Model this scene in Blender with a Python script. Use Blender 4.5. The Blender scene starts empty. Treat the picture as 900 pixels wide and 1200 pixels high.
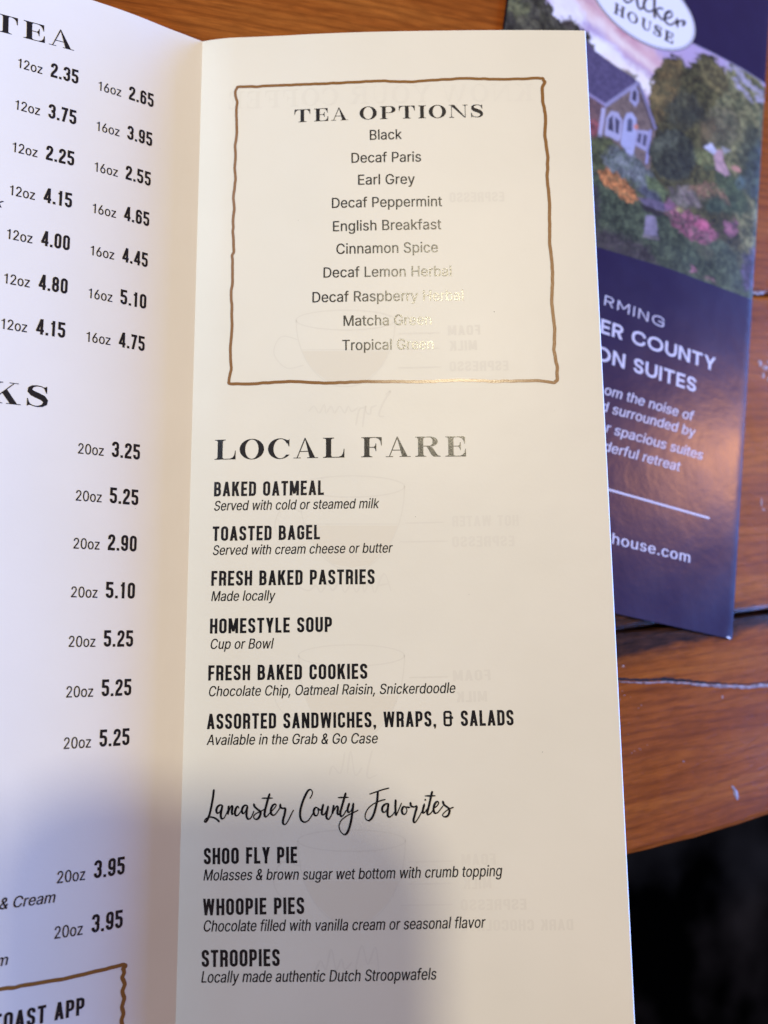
import bpy, bmesh, math, json
import numpy as np
from mathutils import Matrix, Vector
from mathutils.geometry import delaunay_2d_cdt

# ------------------------------------------------------------------ camera, light, exposure
S = bpy.context.scene
COL = S.collection
cam_d = bpy.data.cameras.new('camera')
cam = bpy.data.objects.new('camera', cam_d); COL.objects.link(cam)
cam.matrix_world = Matrix(((0.919103, -0.054582, -0.390219, -0.0450834),
                           (-0.008186, 0.987500, -0.157408, -0.1867869),
                           (0.393932, 0.147869, 0.907167, 0.2441384),
                           (0, 0, 0, 1)))
cam_d.sensor_fit = 'VERTICAL'; cam_d.sensor_height = 36.0
cam_d.lens = 1014.6 / 1200 * 36.0
cam_d.clip_start = 0.005; cam_d.clip_end = 50
cam_d.dof.use_dof = True; cam_d.dof.focus_distance = 0.238; cam_d.dof.aperture_fstop = 9.5
S.camera = cam
S.view_settings.view_transform = 'Standard'; S.view_settings.look = 'None'
S.view_settings.exposure = 0.0; S.view_settings.gamma = 1.0
S.view_settings.use_curve_mapping = False
S.cycles.max_bounces = 6
S.cycles.use_denoising = True

w = bpy.data.worlds.new('World'); S.world = w; w.use_nodes = True
bg = w.node_tree.nodes['Background']
bg.inputs['Color'].default_value = (0.70, 0.455, 0.47, 1); bg.inputs['Strength'].default_value = 0.31

def lamp(name, kind, loc, power, color, radius=0.05, target=None, size=None):
    d = bpy.data.lights.new(name, kind); d.energy = power; d.color = color
    if kind == 'POINT': d.shadow_soft_size = radius
    if size: d.shape = 'RECTANGLE'; d.size, d.size_y = size
    o = bpy.data.objects.new(name, d); COL.objects.link(o); o.location = loc
    if target: o.rotation_euler = (Vector(target) - Vector(loc)).to_track_quat('-Z', 'Y').to_euler()
    return o
PC = Vector((0.06, -0.13, 0.02))
# a warm pendant bulb above and behind the menu, an orange one to the right, a window low on the right, a window up left
lamp('pendant_bulb', 'POINT', (-0.60, 0.66, 2.0), 100, (1.0, 0.885, 0.63), 0.07)
lamp('pendant_bulb', 'POINT', (1.18, 0.163, 0.98), 10.5, (1.0, 0.44, 0.16), 0.05)
lamp('window_light', 'AREA', (1.55, -0.12, 0.475), 88.0, (0.13, 0.34, 1.0), size=(1.6, 0.36), target=(0.0, -0.12, 0.0))
lamp('window_light', 'AREA', (-0.80, 0.42, 0.52), 7.0, (0.60, 0.78, 1.0), size=(0.45, 0.45), target=(0.05, -0.02, 0.02))

# ------------------------------------------------------------------ data
DATA = json.loads(r'''{"texts":[["R","serif","TEA OPTIONS",29.15,29.31,86.03,29.04,4.17,"ink"],["R","sans","Black",51.93,35.92,61.54,35.84,3.23,"ink"],["R","sans","Decaf Paris",46.38,43.21,67.17,43.23,3.22,"ink"],["R","sans","Earl Grey",48.35,50.32,65.24,50.33,3.22,"ink"],["R","sans","Decaf Peppermint",40.55,57.48,73.15,57.58,3.21,"ink"],["R","sans","English Breakfast",40.87,64.88,72.79,64.81,3.21,"ink"],["R","sans","Cinnamon Spice",41.88,72.02,71.66,71.97,3.2,"ink"],["R","sans","Decaf Lemon Herbal",38.1,79.24,75.45,79.42,3.19,"ink"],["R","sans","Decaf Raspberry Herbal",34.88,86.76,78.75,86.92,3.19,"ink"],["R","sans","Matcha Green",43.97,94.17,69.36,94.2,3.17,"ink"],["R","sans","Tropical Green",43.59,101.55,69.85,101.53,3.16,"ink"],["R","serif","LOCAL FARE",7.11,132.96,78.45,133.17,5.78,"ink"],["R","cond","BAKED OATMEAL",7.18,143.56,38.41,143.7,4.0,"ink"],["R","ital","Served with cold or steamed milk",7.23,147.64,53.71,147.68,2.79,"ink"],["R","cond","TOASTED BAGEL",7.06,156.24,37.37,156.23,3.94,"ink"],["R","ital","Served with cream cheese or butter",7.15,160.2,57.28,160.17,2.74,"ink"],["R","cond","FRESH BAKED PASTRIES",6.99,168.78,52.5,168.85,3.97,"ink"],["R","ital","Made locally",7.09,173.03,24.74,172.99,2.76,"ink"],["R","cond","HOMESTYLE SOUP",6.94,181.93,40.74,181.78,3.95,"ink"],["R","ital","Cup or Bowl",7.04,186.11,24.31,186.14,2.75,"ink"],["R","cond","FRESH BAKED COOKIES",6.76,194.63,50.37,194.45,3.93,"ink"],["R","ital","Chocolate Chip, Oatmeal Raisin, Snickerdoodle",6.87,198.86,73.94,198.36,2.73,"ink"],["R","cond","ASSORTED SANDWICHES, WRAPS, & SALADS",6.72,207.57,89.53,207.0,3.93,"ink"],["R","ital","Available in the Grab & Go Case",6.71,211.73,52.91,211.4,2.73,"ink"],["R","cond","SHOO FLY PIE",6.75,242.37,31.63,241.92,3.96,"ink"],["R","ital","Molasses & brown sugar wet bottom with crumb topping",6.73,246.42,85.08,245.29,2.75,"ink"],["R","cond","WHOOPIE PIES",6.84,255.1,33.57,254.53,3.97,"ink"],["R","ital","Chocolate filled with vanilla cream or seasonal flavor",6.94,259.07,80.41,257.91,2.76,"ink"],["R","cond","STROOPIES",6.82,267.73,27.26,267.3,3.99,"ink"],["R","ital","Locally made authentic Dutch Stroopwafels",6.78,271.51,67.56,270.36,2.77,"ink"],["L","serif","TEA",58.59,18.57,37.61,17.74,5.35,"ink"],["L","serif","KS",53.78,123.05,39.39,122.84,5.75,"ink"],["L","sans","12oz",51.87,27.73,45.56,27.73,2.83,"ink"],["L","cond","2.35",43.39,27.73,36.03,27.73,4.16,"ink"],["L","sans","16oz",30.5,27.73,24.1,27.73,2.83,"ink"],["L","cond","2.65",21.89,27.73,14.56,27.73,4.16,"ink"],["L","sans","12oz",51.87,40.28,45.56,40.28,2.83,"ink"],["L","cond","3.75",43.39,40.28,36.03,40.28,4.16,"ink"],["L","sans","16oz",30.5,40.28,24.1,40.28,2.83,"ink"],["L","cond","3.95",21.89,40.28,14.56,40.28,4.16,"ink"],["L","sans","12oz",51.87,52.82,45.56,52.82,2.83,"ink"],["L","cond","2.25",43.39,52.82,36.03,52.82,4.16,"ink"],["L","sans","16oz",30.5,52.82,24.1,52.82,2.83,"ink"],["L","cond","2.55",21.89,52.82,14.56,52.82,4.16,"ink"],["L","sans","12oz",51.87,65.37,45.56,65.37,2.83,"ink"],["L","cond","4.15",43.39,65.37,36.03,65.37,4.16,"ink"],["L","sans","16oz",30.5,65.37,24.1,65.37,2.83,"ink"],["L","cond","4.65",21.89,65.37,14.56,65.37,4.16,"ink"],["L","sans","12oz",51.87,77.92,45.56,77.92,2.83,"ink"],["L","cond","4.00",43.39,77.92,36.03,77.92,4.16,"ink"],["L","sans","16oz",30.5,77.92,24.1,77.92,2.83,"ink"],["L","cond","4.45",21.89,77.92,14.56,77.92,4.16,"ink"],["L","sans","12oz",51.87,90.46,45.56,90.46,2.83,"ink"],["L","cond","4.80",43.39,90.46,36.03,90.46,4.16,"ink"],["L","sans","16oz",30.5,90.46,24.1,90.46,2.83,"ink"],["L","cond","5.10",21.89,90.46,14.56,90.46,4.16,"ink"],["L","sans","12oz",51.87,103.01,45.56,103.01,2.83,"ink"],["L","cond","4.15",43.39,103.01,36.03,103.01,4.16,"ink"],["L","sans","16oz",30.5,103.01,24.1,103.01,2.83,"ink"],["L","cond","4.75",21.89,103.01,14.56,103.01,4.16,"ink"],["L","sans","20oz",31.26,134.35,24.62,134.35,2.83,"ink"],["L","cond","3.25",22.48,134.35,14.76,134.35,4.16,"ink"],["L","sans","20oz",31.26,147.1,24.62,147.1,2.83,"ink"],["L","cond","5.25",22.48,147.1,14.76,147.1,4.16,"ink"],["L","sans","20oz",31.26,159.85,24.62,159.85,2.83,"ink"],["L","cond","2.90",22.48,159.85,14.76,159.85,4.16,"ink"],["L","sans","20oz",31.26,172.6,24.62,172.6,2.83,"ink"],["L","cond","5.10",22.48,172.6,14.76,172.6,4.16,"ink"],["L","sans","20oz",31.26,185.35,24.62,185.35,2.83,"ink"],["L","cond","5.25",22.48,185.35,14.76,185.35,4.16,"ink"],["L","sans","20oz",31.26,198.1,24.62,198.1,2.83,"ink"],["L","cond","5.25",22.48,198.1,14.76,198.1,4.16,"ink"],["L","sans","20oz",31.26,210.85,24.62,210.85,2.83,"ink"],["L","cond","5.25",22.48,210.85,14.76,210.85,4.16,"ink"],["L","sans","20oz",31.26,243.03,24.62,243.03,2.83,"ink"],["L","cond","3.95",22.48,243.03,14.76,243.03,4.16,"ink"],["L","sans","20oz",31.26,255.92,24.62,255.92,2.83,"ink"],["L","cond","3.95",22.48,255.92,14.76,255.92,4.16,"ink"],["L","ital","& Cream",44.22,247.36,31.7,247.41,2.57,"ink"],["L","ital","m",44.14,260.15,41.72,260.13,2.52,"ink"],["L","ital","k",55.46,69.37,53.58,69.53,2.64,"ink"],["L","cond","TOAST APP",44.04,274.74,23.44,274.49,3.84,"ink"],["B","geo","RMING",55.01,110.68,82.52,110.43,3.97,"white"],["B","geob","ER COUNTY",54.57,99.5,108.45,100.59,5.54,"white"],["B","geob","ON SUITES",52.79,88.76,99.81,89.46,5.61,"white"],["B","ital","om the noise of",58.64,76.84,99.32,77.82,3.81,"white"],["B","ital","d surrounded by",57.87,70.43,100.66,71.91,3.78,"white"],["B","ital","r spacious suites",60.94,63.05,105.05,63.96,3.75,"white"],["B","ital","derful retreat",60.61,56.08,94.93,56.91,3.72,"white"],["B","semi","house.com",68.08,23.84,102.83,24.13,3.83,"white"],["B","serifb","HOUSE",45.69,233.41,75.28,233.26,4.76,"ink"],["R","serif","KNOW YOUR COFFEE",101.29,23.65,9.0,24.06,5.66,"ghost"],["R","cond","ESPRESSO",91.55,56.22,75.42,56.34,2.98,"ghost"],["R","cond","FOAM",83.43,97.32,74.1,97.48,2.83,"ghost"],["R","cond","MILK",82.33,101.93,74.49,102.1,2.82,"ghost"],["R","cond","ESPRESSO",91.21,108.11,74.37,108.21,2.8,"ghost"],["R","cond","HOT WATER",92.67,152.98,74.18,153.06,2.88,"ghost"],["R","cond","ESPRESSO",91.3,158.7,74.06,158.79,2.86,"ghost"],["R","cond","FOAM",83.68,195.05,73.54,195.2,2.72,"ghost"],["R","cond","MILK",82.61,200.68,74.34,200.84,2.7,"ghost"],["R","cond","FOAM",83.72,242.4,74.79,242.55,2.66,"ghost"],["R","cond","MILK",82.44,248.31,75.1,248.47,2.64,"ghost"],["R","cond","ESPRESSO",91.37,253.62,74.32,253.7,2.62,"ghost"],["R","cond","DARK CHOCOLATE",103.36,258.75,74.43,258.7,2.6,"ghost"]],"strokes":[[[9.03,223.38],[8.95,224.23],[8.82,225.45],[8.48,227.41],[8.09,229.35],[7.6,230.69],[7.1,231.5],[6.63,231.6],[6.87,230.95],[7.77,230.4],[8.94,230.44],[9.98,230.91],[10.63,231.52]],[[11.44,227.35],[10.8,227.27],[10.11,227.76],[9.83,228.61],[10.05,229.29],[10.58,229.22],[11.08,228.37],[11.44,227.44],[11.16,228.85],[11.04,230.06],[11.31,230.74],[11.89,230.6],[12.5,229.58],[12.99,228.37],[13.12,227.45],[13.07,228.61],[12.94,229.63],[13.37,228.49],[13.86,227.52],[14.15,227.76],[14.01,228.86],[14.11,229.63],[14.48,229.46]],[[15.91,228.08],[15.6,227.64],[15.12,228.08],[14.83,229.1],[15.0,229.87],[15.56,229.95],[16.18,229.22],[16.68,228.49]],[[18.19,227.45],[17.55,227.35],[16.92,227.89],[16.69,228.86],[17.03,229.46],[17.58,228.98],[18.14,227.6],[17.94,229.1],[18.01,230.26],[18.5,230.87],[19.13,230.55],[19.63,229.58],[19.92,228.81]],[[19.89,227.04],[20.1,227.69],[20.93,228.42],[21.65,228.98],[21.56,230.02],[20.87,230.87],[20.1,230.79],[19.89,230.12],[20.51,229.46],[21.9,228.81],[22.66,228.37]],[[24.09,224.44],[23.69,225.58],[23.28,227.16],[22.92,228.61],[22.76,229.7],[23.02,230.31],[23.57,230.01],[24.4,229.09],[25.33,228.17],[25.83,227.44],[25.62,227.03],[24.99,227.35],[24.49,228.37],[24.51,229.34],[25.02,229.87],[25.73,229.57],[26.48,228.61],[26.98,227.76]],[[22.06,225.53],[24.87,225.5]],[[27.02,227.1],[27.03,227.76],[27.62,228.12],[28.31,228.12],[28.22,229.33],[27.83,230.77],[27.74,231.86],[28.3,232.22],[29.05,231.37],[30.05,229.44],[30.55,228.54]],[[34.9,225.55],[35.42,224.71],[35.55,223.78],[35.04,223.3],[34.28,223.74],[33.27,225.68],[32.53,227.86],[32.29,229.79],[32.73,231.19],[33.61,231.59],[34.62,231.04],[35.5,229.78],[36.08,228.77]],[[37.01,227.97],[36.38,227.92],[35.95,228.7],[36.08,229.66],[36.69,229.95],[37.19,229.18],[37.06,228.14],[37.64,228.53],[38.2,228.09]],[[38.47,227.12],[38.2,228.33],[38.1,229.42],[38.53,229.73],[39.16,229.05],[39.79,227.56]],[[39.79,227.56],[39.49,228.93],[39.29,230.21],[39.79,230.84],[40.42,230.26],[40.97,228.93],[41.25,227.24],[41.13,228.33],[40.93,229.41],[41.43,228.45],[42.08,227.51],[42.39,227.97],[42.23,229.05],[42.44,229.66],[42.94,229.34]],[[44.46,224.22],[44.0,225.68],[43.44,227.61],[42.99,229.29],[43.24,230.11],[43.9,229.73],[44.58,228.57]],[[42.49,225.34],[45.16,225.29]],[[45.38,226.89],[44.95,228.28],[45.15,229.06],[45.76,228.77],[46.36,227.61]],[[46.47,226.84],[46.31,228.34],[46.0,230.5],[45.5,232.66],[44.74,234.38],[43.94,234.69],[43.06,233.9],[42.69,232.66],[43.19,231.22],[44.7,230.02],[46.46,229.18],[47.77,228.53]],[[50.84,224.45],[52.22,224.02],[54.07,223.4],[55.98,222.95]],[[53.01,223.85],[52.78,226.18],[52.24,228.46],[51.52,230.28],[50.59,231.18],[49.75,230.77],[49.6,229.71],[50.34,228.2],[51.67,227.07],[53.26,226.31],[54.97,225.84]],[[55.76,226.91],[54.89,227.08],[54.17,227.84],[54.16,228.8],[54.68,229.1],[55.35,228.47],[55.78,227.01],[55.5,228.98],[55.6,230.04],[56.12,230.29],[56.97,229.62],[57.72,228.49]],[[57.69,226.01],[57.62,227.73],[57.7,229.87],[58.24,228.99],[58.78,227.86],[59.26,226.77]],[[60.41,227.79],[59.72,227.74],[59.29,228.62],[59.55,229.51],[60.2,229.56],[60.66,228.63],[60.41,227.84],[61.41,227.95]],[[61.63,226.69],[61.73,227.5],[62.46,227.8],[63.25,227.63],[62.86,229.27],[62.36,231.03],[62.59,231.74],[63.33,231.09],[64.28,229.53],[64.82,228.52]],[[65.26,227.14],[64.87,228.52],[64.86,229.28],[65.33,229.16],[66.0,228.28]],[[65.54,225.95],[65.54,226.1]],[[67.39,223.93],[66.97,225.5],[66.41,227.78],[65.99,229.24],[66.27,229.79],[67.04,229.29],[67.66,228.41]],[[65.53,225.01],[68.16,225.0]],[[67.71,228.16],[68.57,227.59],[69.05,226.83],[68.69,226.45],[68.05,227.03],[67.66,228.29],[67.96,229.35],[68.75,229.25],[69.69,228.17],[70.22,227.55]],[[70.17,226.43],[70.49,227.3],[71.53,228.06],[71.91,228.82],[71.49,229.95],[70.7,230.38],[70.05,230.02],[70.32,229.44],[71.65,228.44],[72.98,227.94]]],"logo":[[[49.48,244.06],[49.94,241.86],[51.3,241.21],[53.1,242.69],[55.24,246.53]],[[55.75,247.07],[56.02,244.48],[56.83,242.17],[58.2,241.51],[59.27,243.32],[60.08,246.59]],[[63.0,248.93],[61.53,249.27],[60.02,247.11],[59.48,244.08],[60.8,242.3],[62.76,242.76],[64.32,244.39]],[[64.09,252.55],[64.6,246.18],[65.23,241.01]],[[64.95,243.88],[67.0,246.59],[68.99,247.06]],[[65.77,244.31],[67.38,242.66],[69.46,242.17],[70.81,243.3]],[[70.23,243.28],[72.43,244.67],[73.71,246.71],[72.72,247.86],[70.83,246.18],[70.09,243.48],[70.95,241.83],[73.03,241.55],[75.18,243.58],[76.19,245.47]],[[76.25,246.06],[76.76,242.44]],[[76.64,243.76],[77.65,245.66],[79.63,246.77],[80.26,246.42],[79.25,244.36]]],"frame":[[10.99,17.91],[11.62,16.79],[25.12,16.78],[42.09,16.92],[53.74,16.58],[64.07,17.07],[79.58,16.17],[92.48,16.57],[102.85,16.15],[104.4,16.28],[105.01,17.42],[104.16,19.26],[104.11,24.21],[104.72,28.42],[104.33,35.4],[104.96,42.31],[104.5,47.81],[104.9,57.33],[104.48,68.08],[104.95,78.69],[104.35,87.86],[104.91,95.63],[104.41,102.06],[105.19,107.16],[105.04,110.96],[104.03,111.84],[99.41,111.2],[87.21,111.37],[77.48,110.9],[65.3,111.27],[50.68,110.94],[38.44,111.19],[28.58,110.41],[16.21,110.86],[11.75,110.77],[10.76,110.49],[10.86,109.22],[11.42,106.29],[11.05,100.49],[11.4,92.71],[10.94,82.2],[11.27,79.56],[10.99,71.56],[11.47,70.24],[11.03,60.79],[11.34,56.72],[11.01,53.29],[11.54,47.13],[11.22,43.66],[11.41,40.2],[11.2,36.29],[11.64,31.82],[11.38,24.76],[11.58,21.92],[11.02,19.77],[10.99,17.91]],"frame2":[[48.76,265.52],[42.92,265.29],[35.38,265.4],[27.57,265.42],[22.18,265.13],[14.28,264.86],[13.57,265.21],[14.24,265.73],[13.91,266.87],[14.33,267.86],[13.63,269.61],[14.15,271.1],[13.62,272.82],[14.11,274.84],[13.7,276.52],[14.1,278.02],[13.67,280.23],[14.28,282.19]],"cups":[[[[[58.91,92.64],[58.42,93.41],[56.98,94.11],[54.71,94.69],[51.74,95.12],[48.29,95.35],[44.59,95.37],[40.87,95.18],[37.4,94.78],[34.41,94.21],[32.11,93.52],[30.66,92.74],[30.16,91.94],[30.65,91.18],[32.09,90.5],[34.39,89.95],[37.38,89.56],[40.87,89.36],[44.59,89.36],[48.31,89.54],[51.77,89.92],[54.74,90.45],[57.01,91.11],[58.43,91.85],[58.91,92.64]],[[30.16,91.94],[30.47,95.9],[31.32,99.71],[32.67,103.21],[34.48,106.29],[36.66,108.82],[39.13,110.71],[41.8,111.9],[44.57,112.34],[47.33,112.02],[49.99,110.94],[52.45,109.16],[54.62,106.73],[56.41,103.74],[57.75,100.31],[58.6,96.56],[58.91,92.64]],[[31.96,101.08],[57.11,101.65]],[[30.93,98.03],[25.86,96.86],[23.75,101.83],[27.4,106.33],[32.42,105.69]]],[[31.97,101.48],[57.11,102.04],[54.51,106.98],[49.53,111.05],[44.57,111.75],[39.59,110.85],[34.58,106.55]]],[[[[61.04,141.59],[60.53,142.36],[59.04,143.07],[56.68,143.67],[53.61,144.11],[50.04,144.36],[46.2,144.41],[42.36,144.25],[38.77,143.89],[35.67,143.36],[33.29,142.68],[31.79,141.93],[31.27,141.13],[31.78,140.36],[33.28,139.66],[35.66,139.08],[38.75,138.65],[42.36,138.41],[46.22,138.37],[50.07,138.53],[53.65,138.88],[56.72,139.4],[59.07,140.06],[60.55,140.8],[61.04,141.59]],[[31.27,141.13],[31.6,145.79],[32.48,150.26],[33.88,154.36],[35.74,157.95],[37.99,160.88],[40.54,163.07],[43.3,164.42],[46.16,164.9],[49.01,164.49],[51.76,163.2],[54.31,161.08],[56.55,158.21],[58.41,154.69],[59.81,150.64],[60.7,146.22],[61.04,141.59]],[[33.14,151.86],[59.15,152.22]],[[32.07,148.29],[26.83,147.01],[24.65,152.9],[28.43,158.13],[33.62,157.28]]],[[33.14,152.33],[59.15,152.69],[56.44,158.51],[51.28,163.34],[46.16,164.2],[41.02,163.21],[35.85,158.25]]],[[[[60.49,188.27],[59.99,189.0],[58.55,189.67],[56.26,190.24],[53.28,190.66],[49.82,190.92],[46.1,190.99],[42.37,190.86],[38.89,190.55],[35.89,190.08],[33.58,189.48],[32.12,188.78],[31.62,188.04],[32.11,187.3],[33.56,186.63],[35.87,186.06],[38.87,185.63],[42.37,185.37],[46.11,185.31],[49.84,185.44],[53.32,185.75],[56.3,186.23],[58.58,186.83],[60.01,187.53],[60.49,188.27]],[[31.62,188.04],[31.93,192.51],[32.79,196.78],[34.15,200.7],[35.95,204.12],[38.13,206.92],[40.61,208.99],[43.28,210.27],[46.05,210.7],[48.82,210.29],[51.49,209.04],[53.96,207.0],[56.13,204.23],[57.94,200.84],[59.3,196.96],[60.16,192.71],[60.49,188.27]],[[33.43,198.31],[58.65,198.47]],[[32.4,194.9],[27.31,193.73],[25.19,199.41],[28.86,204.39],[33.89,203.5]]],[[33.43,198.77],[58.65,198.92],[56.03,204.52],[51.02,209.17],[46.05,210.04],[41.07,209.13],[36.05,204.41]]],[[[[60.14,236.29],[59.65,236.98],[58.23,237.63],[55.98,238.17],[53.06,238.59],[49.65,238.85],[45.99,238.94],[42.32,238.85],[38.89,238.59],[35.95,238.17],[33.68,237.62],[32.24,236.98],[31.75,236.28],[32.23,235.57],[33.66,234.91],[35.93,234.34],[38.88,233.9],[42.32,233.63],[46.0,233.53],[49.67,233.63],[53.09,233.91],[56.02,234.36],[58.26,234.93],[59.67,235.58],[60.14,236.29]],[[31.75,236.28],[32.06,240.46],[32.9,244.46],[34.23,248.11],[36.01,251.3],[38.15,253.89],[40.59,255.81],[43.22,256.99],[45.94,257.38],[48.67,256.97],[51.29,255.79],[53.72,253.86],[55.86,251.26],[57.64,248.08],[58.97,244.43],[59.82,240.45],[60.14,236.29]],[[33.53,245.88],[58.34,245.85]],[[32.51,242.7],[27.51,241.67],[25.43,247.01],[29.03,251.63],[33.98,250.74]]],[[33.53,246.31],[58.34,246.28],[55.76,251.53],[50.84,255.91],[45.94,256.75],[41.04,255.94],[36.11,251.57]]]],"glines":[[[59.86,96.78],[71.65,96.68]],[[59.81,101.4],[71.57,101.3]],[[59.74,107.01],[71.96,106.91]],[[61.16,151.97],[71.83,151.84]],[[59.67,157.22],[72.91,157.11]],[[61.8,194.2],[71.95,194.05]],[[61.19,241.63],[72.36,241.47]],[[61.12,247.13],[72.25,246.98]],[[58.84,252.38],[72.14,252.23]],[[56.01,114.81],[57.48,113.82],[55.51,116.81],[54.02,120.8],[55.47,121.32]],[[53.31,118.03],[51.85,118.76],[51.6,120.51],[50.39,119.99],[50.15,118.23],[49.4,124.22]],[[49.91,118.73],[48.45,119.21],[47.46,123.69]],[[47.96,118.7],[46.26,119.67],[45.29,118.15],[44.31,120.13],[42.85,118.1],[41.39,120.07],[40.41,118.05],[38.95,120.02],[38.46,117.5],[37.0,119.98],[35.52,117.93],[34.06,119.4]],[[56.95,170.65],[55.11,165.94],[52.72,171.08]],[[56.26,168.77],[53.44,169.21]],[[52.25,171.08],[51.09,167.78],[49.67,171.05],[48.97,168.23],[47.55,171.03],[46.15,168.67],[44.26,170.99],[42.85,168.16],[40.96,170.49],[39.54,168.59],[37.65,170.92],[36.23,169.02],[34.34,170.41],[31.48,169.43]],[[51.53,213.39],[50.12,219.99],[52.85,219.56]],[[48.77,217.79],[46.94,219.54],[45.82,213.36],[44.89,219.09]],[[44.21,213.8],[43.07,219.09],[41.01,217.32],[40.1,219.52]],[[52.95,268.32],[52.11,262.56],[50.11,266.68],[48.58,262.15],[46.8,268.33]],[[45.92,266.28],[44.16,267.93],[43.28,265.47],[41.95,267.95],[40.62,263.01],[39.3,267.97],[37.97,265.92],[36.65,267.99]]]}''')
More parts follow.
